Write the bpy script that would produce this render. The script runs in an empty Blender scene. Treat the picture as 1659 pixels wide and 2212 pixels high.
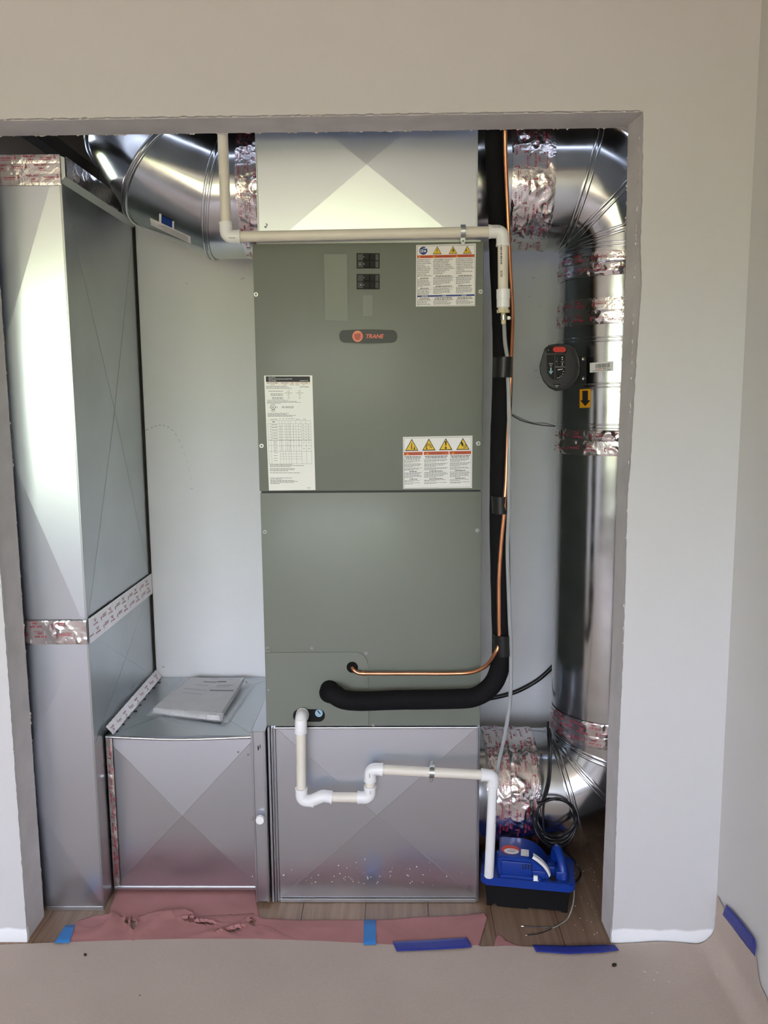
import bpy, bmesh, math, random
from mathutils import Vector, Matrix, noise
random.seed(7)
PI = math.pi
C = bpy.context.scene.collection
scn = bpy.context.scene

# ------------------------------------------------------------------ camera
W, H = 1659, 2212
PITCH, ROLL, YAW, FPX, DIST, CAMZ = .1381, -.0083, -.0158, 1801.93, 2.0455, 1.4448
_cp, _sp, _cy, _sy = math.cos(PITCH), math.sin(PITCH), math.cos(YAW), math.sin(YAW)
FW = Vector((_sy*_cp, _cy*_cp, -_sp)); _r = Vector((_cy, -_sy, 0)); _u = _r.cross(FW)
_cr, _sr = math.cos(ROLL), math.sin(ROLL)
RT = _cr*_r + _sr*_u; UP = -_sr*_r + _cr*_u
CAM = Vector((0, -DIST, CAMZ))
cam = bpy.data.cameras.new('camera'); co = bpy.data.objects.new('camera', cam); C.objects.link(co)
cam.sensor_fit = 'HORIZONTAL'; cam.sensor_width = 36; cam.lens = FPX*36/W; cam.clip_start = .05
co.matrix_world = Matrix(((RT.x, UP.x, -FW.x, CAM.x), (RT.y, UP.y, -FW.y, CAM.y), (RT.z, UP.z, -FW.z, CAM.z), (0, 0, 0, 1)))
scn.camera = co

def at(px, py, x=None, y=None, z=None):
    """the point of the plane x=, y= or z= that shows at a pixel of the 1659x2212 photograph"""
    d = FW + (px-W/2)/FPX*RT - (py-H/2)/FPX*UP
    i, v = (0, x) if x is not None else (1, y) if y is not None else (2, z)
    return CAM + d*((v-CAM[i])/d[i])

# ------------------------------------------------------------------ world, light, exposure
vs = scn.view_settings
vs.view_transform = 'Standard'; vs.look = 'None'; vs.gamma = 1; vs.use_curve_mapping = False
vs.exposure = 0.0
wd = bpy.data.worlds.new('world'); scn.world = wd; wd.use_nodes = True
nt = wd.node_tree; nt.nodes.clear()
tc = nt.nodes.new('ShaderNodeTexCoord'); sx = nt.nodes.new('ShaderNodeSeparateXYZ'); cr = nt.nodes.new('ShaderNodeValToRGB')
mp = nt.nodes.new('ShaderNodeMapRange'); mp.inputs[1].default_value = -1; mp.inputs[2].default_value = 1
nz = nt.nodes.new('ShaderNodeTexNoise'); nz.inputs['Scale'].default_value = 9; nz.inputs['Detail'].default_value = 5
ma = nt.nodes.new('ShaderNodeMath'); ma.operation = 'MULTIPLY_ADD'; ma.inputs[1].default_value = .22
bg = nt.nodes.new('ShaderNodeBackground'); ow = nt.nodes.new('ShaderNodeOutputWorld')
nt.links.new(tc.outputs['Generated'], sx.inputs[0]); nt.links.new(sx.outputs[2], mp.inputs[0])
nt.links.new(tc.outputs['Generated'], nz.inputs['Vector'])
nt.links.new(nz.outputs['Fac'], ma.inputs[0]); nt.links.new(mp.outputs[0], ma.inputs[2])
nt.links.new(ma.outputs[0], cr.inputs[0]); nt.links.new(cr.outputs[0], bg.inputs[0]); nt.links.new(bg.outputs[0], ow.inputs[0])
e = cr.color_ramp.elements
e[0].position = .0; e[0].color = (.34, .27, .18, 1)
e[1].position = 1; e[1].color = (.60, .70, 1.0, 1)
for p, c_ in ((.57, (.38, .30, .20, 1)), (.60, (.20, .25, .11, 1)), (.645, (.46, .54, .35, 1)), (.67, (.84, .88, 1.0, 1))):
    k = e.new(p); k.color = c_
bg.inputs[1].default_value = 17.6

def portal(name, loc, sx_, sz_, col, power):
    l = bpy.data.lights.new(name, 'AREA'); l.shape = 'RECTANGLE'; l.size = sx_; l.size_y = sz_
    o = bpy.data.objects.new(name, l); C.objects.link(o); o.location = loc
    o.rotation_euler = (PI/2, 0, PI)     # shines to +y
    if power is None: l.cycles.is_portal = True
    else: l.energy = power; l.color = col
    return o
# the wide window behind the camera
DOOR = (-2.6, .5, .95, 2.22)      # x0 x1 z0 z1
ROOMY = -4.4
portal('daylight_portal', ((DOOR[0]+DOOR[1])/2, ROOMY-.02, (DOOR[2]+DOOR[3])/2), DOOR[1]-DOOR[0], DOOR[3]-DOOR[2], None, None)

# the phone's own small lamp, just beside its lens
pl = bpy.data.lights.new('phone_lamp', 'POINT'); pl.energy = 2.6; pl.shadow_soft_size = .006; pl.color = (1, .97, .92)
po = bpy.data.objects.new('phone_lamp', pl); C.objects.link(po); _p = at(822, 872, y=.178); po.location = (2*_p.x-CAM.x, CAM.y+.01, 2*_p.z-CAM.z)

# ------------------------------------------------------------------ materials
def sr(r, g, b):
    f = lambda c: ((c/255)/12.92 if c/255 <= .04045 else ((c/255+.055)/1.055)**2.4)
    return (f(r), f(g), f(b), 1)

def mat(name, col, rough=.5, metal=0, bump=0, bscale=50, var=0, vscale=8, spec=.5, coat=0, trans=0, ior=1.45, alpha=1, bdetail=3, rvar=0):
    m = bpy.data.materials.new(name); m.use_nodes = True
    n = m.node_tree.nodes; l = m.node_tree.links; b = n['Principled BSDF']
    b.inputs['Base Color'].default_value = col; b.inputs['Roughness'].default_value = rough
    b.inputs['Metallic'].default_value = metal; b.inputs['Specular IOR Level'].default_value = spec
    b.inputs['Coat Weight'].default_value = coat; b.inputs['Transmission Weight'].default_value = trans
    b.inputs['IOR'].default_value = ior; b.inputs['Alpha'].default_value = alpha
    geo = n.new('ShaderNodeTexCoord')
    if var or rvar:
        t = n.new('ShaderNodeTexNoise'); t.inputs['Scale'].default_value = vscale; t.inputs['Detail'].default_value = 5
        l.new(geo.outputs['Object'], t.inputs['Vector'])
    if var:
        mx = n.new('ShaderNodeMixRGB'); mx.blend_type = 'MULTIPLY'; mx.inputs[0].default_value = 1
        r = n.new('ShaderNodeMapRange'); r.inputs[1].default_value = .3; r.inputs[2].default_value = .7
        r.inputs[3].default_value = 1-var; r.inputs[4].default_value = 1
        l.new(t.outputs['Fac'], r.inputs[0]); mx.inputs[1].default_value = col; l.new(r.outputs[0], mx.inputs[2])
        l.new(mx.outputs[0], b.inputs['Base Color'])
    if rvar:
        r = n.new('ShaderNodeMapRange'); r.inputs[1].default_value = .3; r.inputs[2].default_value = .7
        r.inputs[3].default_value = rough-rvar; r.inputs[4].default_value = rough+rvar
        l.new(t.outputs['Fac'], r.inputs[0]); l.new(r.outputs[0], b.inputs['Roughness'])
    if bump:
        t2 = n.new('ShaderNodeTexNoise'); t2.inputs['Scale'].default_value = bscale; t2.inputs['Detail'].default_value = bdetail
        l.new(geo.outputs['Object'], t2.inputs['Vector'])
        bp = n.new('ShaderNodeBump'); bp.inputs['Strength'].default_value = 1; bp.inputs['Distance'].default_value = bump
        l.new(t2.outputs['Fac'], bp.inputs['Height']); l.new(bp.outputs[0], b.inputs['Normal'])
    return m

M = dict(
    galv=mat('galvanised_sheet', (.625, .66, .725, 1), .29, 1, .0004, 4, bdetail=0),
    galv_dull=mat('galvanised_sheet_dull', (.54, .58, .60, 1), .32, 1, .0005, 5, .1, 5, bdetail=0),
    round=mat('round_duct_sheet', (.62, .64, .66, 1), .17, 1, .0012, 4, .12, 14, rvar=.04, bdetail=2),
    edge=mat('sheet_edge', (.62, .65, .68, 1), .3, 1),
    foil=mat('foil_tape', (.82, .78, .79, 1), .19, 1, .0013, 85, .08, 40),
    foil_print=mat('foil_print', (.42, .03, .06, 1), .4),
    unit=mat('cabinet_paint', sr(116, 121, 111), .4, 0, .00012, 900, .03, 3, .5, coat=.05),
    plate=mat('cabinet_plate', sr(122, 128, 118), .42, 0, .0001, 900),
    screw=mat('screw_zinc', (.42, .43, .40, 1), .3, 1),
    black=mat('black_plastic', (.006, .006, .007, 1), .45, spec=.25),
    breaker=mat('breaker_plastic', (.03, .03, .035, 1), .3),
    dgrey=mat('actuator_plastic', (.045, .045, .048, 1), .5),
    rubber=mat('insulation_foam', (.006, .006, .007, 1), .8, 0, .0006, 160, .3, 30, spec=.2),
    vinyl=mat('vinyl_tape', (.006, .006, .007, 1), .38, 0, .0006, 60),
    cord=mat('cord_jacket', (.012, .012, .014, 1), .35),
    copper=mat('copper_tube', (.80, .36, .19, 1), .28, 1, .0002, 60, .25, 25),
    pvc=mat('pvc_pipe', (.78, .74, .64, 1), .35, 0, 0, 0, .06, 20),
    pvcw=mat('pvc_fitting', (.84, .85, .85, 1), .25),
    brass=mat('barb_fitting', (.62, .56, .36, 1), .4),
    clear=mat('clear_vinyl', (.62, .64, .66, 1), .12, trans=.55, ior=1.25),
    bag=mat('plastic_bag', (.86, .88, .92, 1), .1, bump=.003, bscale=22, alpha=.3),
    paper=mat('white_paper', (.82, .82, .83, 1), .6, 0, 0, 0, .05, 20),
    label=mat('label_white', (.80, .79, .78, 1), .35),
    label2=mat('label_cream', (.82, .83, .78, 1), .35),
    ink=mat('ink_black', (.012, .012, .014, 1), .5),
    inkg=mat('ink_grey', (.16, .16, .17, 1), .5),
    lwhite=mat('ink_white', (.80, .80, .78, 1), .5),
    orange=mat('ink_orange', sr(190, 78, 30), .45),
    yellow=mat('ink_yellow', sr(228, 190, 30), .45),
    amber=mat('ink_amber', sr(215, 150, 20), .45),
    blue=mat('ink_blue', sr(20, 55, 130), .45),
    red=mat('red_plastic', sr(200, 40, 28), .3),
    badge_red=mat('badge_red', sr(215, 95, 75), .35),
    badge_dark=mat('badge_dark_red', sr(160, 50, 38), .35),
    badge_hi=mat('badge_orange', sr(222, 125, 90), .35),
    badge=mat('badge_black', sr(32, 33, 33), .4),
    plug=mat('plug_blue', sr(150, 185, 205), .4),
    pump=mat('pump_blue', sr(16, 54, 142), .32, 0, .0002, 300),
    tape_l=mat('tape_light_blue', sr(50, 122, 190), .55, 0, .0004, 200),
    tape_d=mat('tape_dark_blue', sr(38, 50, 140), .5, 0, .0005, 60),
    rosin=mat('rosin_paper', sr(176, 124, 122), .85, 0, .0008, 30, .14, 9),
    dark=mat('dark_void_framing', (.035, .028, .022, 1), .9, 0, .001, 40, .3, 10),
    glass=mat('glass', (1, 1, 1, 1), .02, trans=1, ior=1.1),
    frame=mat('white_frame', (.8, .8, .8, 1), .4),
    grey_cable=mat('grey_cable', (.30, .30, .28, 1), .45),
    wire_tip=mat('wire_tip', (.85, .75, .5, 1), .3, 1),
)

def wall_mat(name, col, band=False):
    m = mat(name, col, .6, 0, .0003, 400, .03, 1.3, .35)
    if band:     # the strip once hidden by a skirting board is whiter, with a wavy upper edge
        n = m.node_tree.nodes; l = m.node_tree.links; b = n['Principled BSDF']
        g = n.new('ShaderNodeNewGeometry'); s = n.new('ShaderNodeSeparateXYZ'); l.new(g.outputs['Position'], s.inputs[0])
        no = n.new('ShaderNodeTexNoise'); no.inputs['Scale'].default_value = 14; l.new(g.outputs['Position'], no.inputs['Vector'])
        a = n.new('ShaderNodeMath'); a.operation = 'MULTIPLY_ADD'; a.inputs[1].default_value = -.02; a.inputs[2].default_value = 0
        l.new(no.outputs['Fac'], a.inputs[0])
        a2 = n.new('ShaderNodeMath'); a2.operation = 'ADD'; l.new(a.outputs[0], a2.inputs[0]); l.new(s.outputs[2], a2.inputs[1])
        r = n.new('ShaderNodeMapRange'); r.inputs[1].default_value = .026; r.inputs[2].default_value = .032
        r.inputs[3].default_value = 1; r.inputs[4].default_value = 0; l.new(a2.outputs[0], r.inputs[0])
        mx = n.new('ShaderNodeMixRGB'); l.new(r.outputs[0], mx.inputs[0])
        src = b.inputs['Base Color'].links[0].from_socket
        l.new(src, mx.inputs[1]); mx.inputs[2].default_value = (.90, .92, .93, 1); l.new(mx.outputs[0], b.inputs['Base Color'])
    return m
M['wall'] = wall_mat('wall_paint', (.62, .615, .615, 1), True)
M['wall2'] = wall_mat('side_wall_paint', (.66, .65, .63, 1))
M['closet'] = mat('closet_board', (.82, .83, .84, 1), .65, 0, .0003, 300, .06, 2)
M['reveal'] = mat('reveal_board', (.70, .675, .67, 1), .75, 0, .0005, 150, .16, 12)
M['torn'] = mat('torn_paper', (.70, .66, .60, 1), .8)
M['ceil'] = mat('ceiling_paint', (.78, .77, .75, 1), .7)

def kraft():
    m = mat('builders_paper', sr(194, 179, 167), .8, 0, .0012, 7, .10, 4)
    n = m.node_tree.nodes; l = m.node_tree.links; b = n['Principled BSDF']
    g = n.new('ShaderNodeTexCoord'); v = n.new('ShaderNodeTexNoise'); v.inputs['Scale'].default_value = 260; v.inputs['Detail'].default_value = 4
    l.new(g.outputs['Object'], v.inputs['Vector'])
    r = n.new('ShaderNodeMapRange'); r.inputs[1].default_value = .3; r.inputs[2].default_value = .7; r.inputs[3].default_value = .93; r.inputs[4].default_value = 1.04
    l.new(v.outputs['Fac'], r.inputs[0])
    mx = n.new('ShaderNodeMixRGB'); mx.blend_type = 'MULTIPLY'; mx.inputs[0].default_value = 1
    l.new(b.inputs['Base Color'].links[0].from_socket, mx.inputs[1]); l.new(r.outputs[0], mx.inputs[2]); l.new(mx.outputs[0], b.inputs['Base Color'])
    return m
M['kraft'] = kraft()

def wood():
    m = mat('plank_wood', sr(150, 122, 98), .45)
    n = m.node_tree.nodes; l = m.node_tree.links; b = n['Principled BSDF']
    g = n.new('ShaderNodeTexCoord'); mp_ = n.new('ShaderNodeMapping'); mp_.inputs['Scale'].default_value = (60, 3, 10)
    oi = n.new('ShaderNodeObjectInfo')
    l.new(g.outputs['Object'], mp_.inputs[0]); v = n.new('ShaderNodeTexNoise'); v.inputs['Scale'].default_value = 1; v.inputs['Detail'].default_value = 6
    l.new(mp_.outputs[0], v.inputs['Vector'])
    r = n.new('ShaderNodeValToRGB'); r.color_ramp.elements[0].position = .3; r.color_ramp.elements[0].color = sr(126, 98, 76)
    r.color_ramp.elements[1].position = .7; r.color_ramp.elements[1].color = sr(160, 134, 110)
    l.new(v.outputs['Fac'], r.inputs[0])
    k = n.new('ShaderNodeMapRange'); k.inputs[3].default_value = .8; k.inputs[4].default_value = 1.05; l.new(oi.outputs['Random'], k.inputs[0])
    mx = n.new('ShaderNodeMixRGB'); mx.blend_type = 'MULTIPLY'; mx.inputs[0].default_value = 1
    l.new(r.outputs[0], mx.inputs[1]); l.new(k.outputs[0], mx.inputs[2]); l.new(mx.outputs[0], b.inputs['Base Color'])
    return m
M['wood'] = wood()

# ------------------------------------------------------------------ helpers
def link(name, me, m, parent=None, kind=None, smooth=None):
    o = bpy.data.objects.new(name, me); C.objects.link(o)
    if m is not None:
        for k in (m if isinstance(m, (list, tuple)) else [m]): me.materials.append(k)
    if parent is not None: o.parent = parent
    if kind: o['kind'] = kind
    if smooth:
        for p in me.polygons: p.use_smooth = True
        me.set_sharp_from_angle(angle=math.radians(smooth))
    return o

def obj(name, bm, m, parent=None, kind=None, smooth=None, keep=False):
    me = bpy.data.meshes.new(name)
    if not keep: bmesh.ops.recalc_face_normals(bm, faces=bm.faces)
    bm.to_mesh(me); bm.free()
    return link(name, me, m, parent, kind, smooth)

def thing(name, label, cat, group=None):
    o = bpy.data.objects.new(name, None); C.objects.link(o); o.empty_display_size = .05
    o['label'] = label; o['category'] = cat
    if group: o['group'] = group
    return o

def base(o, loc):
    """puts the Empty at the thing's base without moving its parts"""
    loc = Vector(loc)
    for ch in o.children: ch.location = ch.location - loc
    o.location = loc
    return o

def tag(o, label, cat, group=None):
    o['label'] = label; o['category'] = cat
    if group: o['group'] = group
    return o

def box(bm, x0, x1, y0, y1, z0, z1, bev=0, seg=1):
    r = bmesh.ops.create_cube(bm, size=1)
    for v in r['verts']:
        v.co = Vector(((x0+x1)/2+v.co.x*(x1-x0), (y0+y1)/2+v.co.y*(y1-y0), (z0+z1)/2+v.co.z*(z1-z0)))
    if bev:
        es = list({e_ for v in r['verts'] for e_ in v.link_edges})
        bmesh.ops.bevel(bm, geom=es, offset=bev, segments=seg, affect='EDGES', profile=.5)

def boxo(name, x0, x1, y0, y1, z0, z1, m, parent=None, bev=0, seg=1, kind=None):
    bm = bmesh.new(); box(bm, x0, x1, y0, y1, z0, z1, bev, seg)
    return obj(name, bm, m, parent, kind, 35 if bev else None)

def prism(bm, pts, off):
    """polygon (3-D points) extruded by the vector off"""
    off = Vector(off); a = [bm.verts.new(p) for p in pts]; b = [bm.verts.new(Vector(p)+off) for p in pts]
    bm.faces.new(a); bm.faces.new(b[::-1]); n = len(a)
    for i in range(n): bm.faces.new((a[i], b[i], b[(i+1) % n], a[(i+1) % n]))

def frame_of(d):
    d = d.normalized(); a = Vector((0, 0, 1)) if abs(d.z) < .9 else Vector((1, 0, 0))
    u = d.cross(a).normalized(); return u, d.cross(u).normalized()

def tube(bm, pts, r, n=12, closed=False, cap=True):
    pts = [Vector(p) for p in pts]; N = len(pts); rr = r if isinstance(r, (list, tuple)) else [r]*N
    tan = []
    for i in range(N):
        a = pts[(i-1) % N] if (i or closed) else pts[i]; b = pts[(i+1) % N] if (i < N-1 or closed) else pts[i]
        tan.append((b-a).normalized())
    u, v = frame_of(tan[0]); rings = []
    for i in range(N):
        if i:
            u = (u - tan[i]*u.dot(tan[i])).normalized(); v = tan[i].cross(u)
        rings.append([bm.verts.new(pts[i]+rr[i]*(math.cos(2*PI*k/n)*u+math.sin(2*PI*k/n)*v)) for k in range(n)])
    for i in range(N if closed else N-1):
        A, B = rings[i], rings[(i+1) % N]
        for k in range(n): bm.faces.new((A[k], A[(k+1) % n], B[(k+1) % n], B[k]))
    if cap and not closed: bm.faces.new(rings[0][::-1]); bm.faces.new(rings[-1])

def tubeo(name, pts, r, m, parent=None, n=12, smooth=50):
    bm = bmesh.new(); tube(bm, pts, r, n); return obj(name, bm, m, parent, None, smooth)

def catmull(P, k=8):
    P = [Vector(p) for p in P]; out = []
    for i in range(len(P)-1):
        a = P[max(i-1, 0)]; b = P[i]; c = P[i+1]; d = P[min(i+2, len(P)-1)]
        for j in range(k):
            t = j/k; out.append(.5*((2*b)+(c-a)*t+(2*a-5*b+4*c-d)*t*t+(3*b-a-3*c+d)*t**3))
    return out+[P[-1]]

def fillet(P, rad, k=8):
    P = [Vector(p) for p in P]; out = [P[0]]
    for i in range(1, len(P)-1):
        a, b, c = P[i-1], P[i], P[i+1]; r = min(rad, (a-b).length*.49, (c-b).length*.49)
        p = b+(a-b).normalized()*r; q = b+(c-b).normalized()*r
        for j in range(k+1):
            t = j/k; out.append((1-t)**2*p+2*t*(1-t)*b+t*t*q)
    return out+[P[-1]]

def disc(bm, c, nrm, r, h, n=24, r2=None):
    u, v = frame_of(Vector(nrm)); c = Vector(c); nn = Vector(nrm).normalized()
    A = [bm.verts.new(c+r*(math.cos(2*PI*k/n)*u+math.sin(2*PI*k/n)*v)) for k in range(n)]
    B = [bm.verts.new(c+nn*h+(r2 or r)*(math.cos(2*PI*k/n)*u+math.sin(2*PI*k/n)*v)) for k in range(n)]
    bm.faces.new(A[::-1]); bm.faces.new(B)
    for k in range(n): bm.faces.new((A[k], A[(k+1) % n], B[(k+1) % n], B[k]))

def dome(bm, c, nrm, r, h, n=12, rings=4):
    nn = Vector(nrm).normalized(); u, v = frame_of(nn); c = Vector(c); prev = None
    for j in range(rings):
        a = PI/2*j/rings; q = [bm.verts.new(c+nn*h*math.sin(a)+r*math.cos(a)*(math.cos(2*PI*k/n)*u+math.sin(2*PI*k/n)*v)) for k in range(n)]
        if prev:
            for k in range(n): bm.faces.new((prev[k], prev[(k+1) % n], q[(k+1) % n], q[k]))
        else: bm.faces.new(q[::-1])
        prev = q
    t = bm.verts.new(c+nn*h)
    for k in range(n): bm.faces.new((prev[k], prev[(k+1) % n], t))

def xpanel(name, a, b, c, d, rise, m, parent, inset=.012, ctr=None, clip=None, crease=None):
    """sheet panel a-b-c-d with a flat rim and shallow cross-break folds rising to its centre"""
    a, b, c, d = map(Vector, (a, b, c, d)); n = (b-a).cross(d-a).normalized(); cen = (a+b+c+d)/4 if ctr is None else Vector(ctr)
    bm = bmesh.new()
    q = [p+((cen-p).normalized()*inset*1.414) for p in (a, b, c, d)]
    O = [bm.verts.new(p) for p in (a, b, c, d)]; Q = [bm.verts.new(p) for p in q]; t = bm.verts.new(cen+n*rise)
    for i in range(4):
        bm.faces.new((O[i], O[(i+1) % 4], Q[(i+1) % 4], Q[i])); bm.faces.new((Q[i], Q[(i+1) % 4], t))
    if clip: bmesh.ops.bisect_plane(bm, geom=bm.verts[:]+bm.edges[:]+bm.faces[:], plane_co=(0, 0, clip), plane_no=(0, 0, 1), clear_inner=True)
    me = bpy.data.meshes.new(name); bm.to_mesh(me); bm.free()
    o = link(name, me, m, parent)
    if crease:      # the brake line itself: a narrow shallow ridge along each fold
        bm = bmesh.new()
        for p in q: tube(bm, [p+n*.0001, cen+n*(rise+.0001)], .0004, 4, cap=False)
        if clip: bmesh.ops.bisect_plane(bm, geom=bm.verts[:]+bm.edges[:]+bm.faces[:], plane_co=(0, 0, clip), plane_no=(0, 0, 1), clear_inner=True)
        obj('fold_line', bm, crease, o, 'stuff')
    return o

# --- writing -------------------------------------------------------
_tc = {}
def glyphs(s, bold=0, shear=0):
    key = (s, bold, shear)
    if key not in _tc:
        cu = bpy.data.curves.new('t', 'FONT'); cu.body = s; cu.size = 1; cu.resolution_u = 2; cu.offset = bold; cu.shear = shear
        o = bpy.data.objects.new('t', cu); C.objects.link(o)
        dg = bpy.context.evaluated_depsgraph_get(); me = bpy.data.meshes.new_from_object(o.evaluated_get(dg))
        vs_ = [v.co.copy() for v in me.vertices]; fs = [tuple(p.vertices) for p in me.polygons]
        bpy.data.objects.remove(o); bpy.data.curves.remove(cu); bpy.data.meshes.remove(me)
        x0 = min((v.x for v in vs_), default=0); x1 = max((v.x for v in vs_), default=1)
        _tc[key] = (vs_, fs, x0, x1)
    return _tc[key]

class Art:
    """flat print in label coordinates (u right, v down), mapped on a real surface by fn(u, v, layer)"""
    def __init__(s, fn): s.fn = fn; s.v = []; s.f = []; s.mi = []; s.mats = []; s.lay = 0
    def _m(s, m):
        if m not in s.mats: s.mats.append(m)
        return s.mats.index(m)
    def poly(s, pts, m, layer=1):
        b = len(s.v); s.v += [s.fn(u, v, layer) for u, v in pts]; s.f.append(tuple(range(b, b+len(pts)))); s.mi.append(s._m(m))
    def rect(s, u0, v0, u1, v1, m, layer=1): s.poly([(u0, v0), (u1, v0), (u1, v1), (u0, v1)], m, layer)
    def circle(s, u, v, r, m, layer=1, n=24, ry=None): s.poly([(u+r*math.cos(2*PI*k/n), v+(ry or r)*math.sin(2*PI*k/n)) for k in range(n)], m, layer)
    def text(s, t, u, v, h, m, w=None, layer=2, bold=.012, shear=0, rot=0, align='l'):
        vs_, fs, x0, x1 = glyphs(t, bold, shear); sy = h/.70; sx_ = sy if w is None else w/max(x1-x0, .01)
        b = len(s.v); ww = (x1-x0)*sx_; o = {'l': 0, 'c': -ww/2, 'r': -ww}[align]
        c_, s_ = math.cos(rot), math.sin(rot)
        for p in vs_:
            a = (p.x-x0)*sx_+o; q = -p.y*sy
            s.v.append(s.fn(u+a*c_-q*s_, v+a*s_+q*c_, layer))
        for f in fs: s.f.append(tuple(b+i for i in f)); s.mi.append(s._m(m))
    def words(s, u0, u1, v, h, m, fill=1.0, layer=2, rnd=random):
        """a line of print too small to read: one uneven bar per word"""
        end = u0+(u1-u0)*fill; x = u0
        while x < end-.6:
            w = min(rnd.uniform(2.2, 6.5), end-x); s.rect(x, v, x+w, v+h, m, layer); x += w+rnd.uniform(.7, 1.1)
    def build(s, name, parent):
        me = bpy.data.meshes.new(name); me.from_pydata([tuple(v) for v in s.v], [], s.f)
        o = link(name, me, s.mats, parent, 'stuff' if len(s.f) > 1 else None)
        for p, i in zip(me.polygons, s.mi): p.material_index = i
        return o

def on_y(Y): return lambda u, v, l: at(u, v, y=Y-.00012*l)

def plate_px(name, pts, Y, th, m, parent, bev=0):
    """a flat plate whose outline is given by photograph pixels on the plane y=Y, th thick towards the room"""
    bm = bmesh.new(); prism(bm, [at(u, v, y=Y) for u, v in pts], (0, -th, 0))
    if bev: bmesh.ops.bevel(bm, geom=list(bm.edges), offset=bev, segments=1, affect='EDGES')
    return obj(name, bm, m, parent)

def rpx(x0, y0, x1, y1): return [(x0, y0), (x1, y0), (x1, y1), (x0, y1)]
def rrect(x0, y0, x1, y1, r, n=6):
    out = []
    for cx, cy, a in ((x1-r, y0+r, -PI/2), (x1-r, y1-r, 0), (x0+r, y1-r, PI/2), (x0+r, y0+r, PI)):
        for k in range(n+1): t = a+PI/2*k/n; out.append((cx+r*math.cos(t), cy+r*math.sin(t)))
    return out

# --- foil tape -----------------------------------------------------
def crinkle(p, amp):
    q = Vector((p.x*22+p.z*7, p.y*18, p.z*25-p.x*9))
    a = max(0, 1-abs(noise.noise(q))*5); b = max(0, 1-abs(noise.noise(q*2.3+Vector((5, 1, 2))))*4); c_ = noise.noise(p*16)
    return amp*(.15+1.0*a*max(0, .6+c_*1.8)+.55*b*max(0, .5+c_*2)+.4*c_)

def foil_print(art, L, rows, pitch, su=1.0, start=.0, seed=1, h=.0085, every=.155):
    """repeated maker's print along u (0..L), one row of print for each v in rows"""
    rnd = random.Random(seed)
    m = M['foil_print']
    for v in rows:
        u = start-rnd.uniform(0, every)
        while u < L-.02:
            for t, du, dv, hh, w in (('h', 0, 0, h*1.5, h*1.1), ('HARDCAST', h*1.7, 0, h*.62, None), ('FOIL-GRIP', every*.52, -h*.55, h*.75, None), ('1402', every*.58, h*.75, h*.75, None)):
                uu = u+du
                if uu > 0 and uu+h*5 < L:
                    if t == 'h':
                        art.poly([(uu, v), (uu+h*.3, v), (uu+h*.8, v-h*1.5), (uu+h*.5, v-h*1.5)], m, 2)
                        art.poly([(uu+h*.55, v-h*.5), (uu+h*.85, v-h*.3), (uu+h*.75, v+h*.15), (uu+h*.45, v)], m, 2)
                    else: art.text(t, uu, v+dv, hh, m, w, bold=.01)
            if u > 0 and u+h*7 < L:
                art.rect(u+h*1.7, v+h*.35, u+h*6.5, v+h*.5, m, 2)
            if u+every*.52 > 0 and u+every*.9 < L:
                art.rect(u+every*.5, v+h*1.1, u+every*.5+h*3.5, v+h*1.22, m, 2)
            u += every

def foil_patch(name, fn, nrm, L, Wd, parent, amp=.0012, cell=.0045, rows=None, seed=1, jag=.0015, h=.0085, every=.155, kids=True, flip=False):
    """crinkled foil strip; fn(u,v)->point, nrm(u,v)->normal, 0<=u<=L, 0<=v<=Wd"""
    nu = max(2, int(L/cell)); nv = max(2, int(Wd/cell)); bm = bmesh.new(); g = []
    sv = Vector((seed*3.1, seed*1.7, seed*.9))
    for j in range(nv+1):
        row = []
        for i in range(nu+1):
            u = L*i/nu; v = Wd*j/nv
            if j in (0, nv): v += jag*noise.noise(Vector((u*120, seed, j)))
            p = fn(u, v); edge = 0 if (j in (0, nv)) else 1
            row.append(bm.verts.new(p+nrm(u, v)*(.0006+edge*abs(crinkle(p+sv, amp)))))
        g.append(row)
    for j in range(nv):
        for i in range(nu): bm.faces.new((g[j][i], g[j][i+1], g[j+1][i+1], g[j+1][i]))
    o = obj(name, bm, M['foil'], parent, keep=True)
    for p in o.data.polygons: p.use_smooth = True
    if rows:
        def mp_(u, v, l):
            vv = Wd-v if flip else v; uu = L-u if flip else u
            p = fn(uu, vv); return p+nrm(uu, vv)*(.0012+abs(crinkle(p+sv, amp)))
        a = Art(mp_); foil_print(a, L, rows, 0, seed=seed, h=h, every=every); 
        if a.v: a.build('print', o)
    return o

def foil_band(name, c0, axis, rad, Wd, a0, a1, parent, zero, rows, seed=1, **k):
    """tape wound round a duct: starts at c0, Wd wide along axis, angles a0..a1 from the direction zero"""
    axis = Vector(axis).normalized(); z0 = Vector(zero).normalized(); t0 = axis.cross(z0); c0 = Vector(c0)
    L = rad*(a1-a0)
    def nr(u, v): a = a0+u/rad; return z0*math.cos(a)+t0*math.sin(a)
    def fn(u, v): return c0+axis*v+nr(u, v)*rad
    return foil_patch(name, fn, nr, L, Wd, parent, rows=rows, seed=seed, **k)

def gored(pts, r, n=64):
    """rings of a mitred round duct along a polyline"""
    pts = [Vector(p) for p in pts]; d = [(pts[i+1]-pts[i]).normalized() for i in range(len(pts)-1)]
    u, v = frame_of(d[0]); ring = [pts[0]+r*(math.cos(2*PI*k/n)*u+math.sin(2*PI*k/n)*v) for k in range(n)]; R = [ring]
    for i in range(1, len(pts)):
        nn = (d[i-1]+(d[i] if i < len(d) else d[i-1])).normalized()
        ring = [p+d[i-1]*((pts[i]-p).dot(nn)/d[i-1].dot(nn)) for p in ring]; R.append(ring)
        if i < len(d):       # re-circularise for the next segment: reflect across the mitre plane keeps a true circle
            pass
    return R

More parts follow.
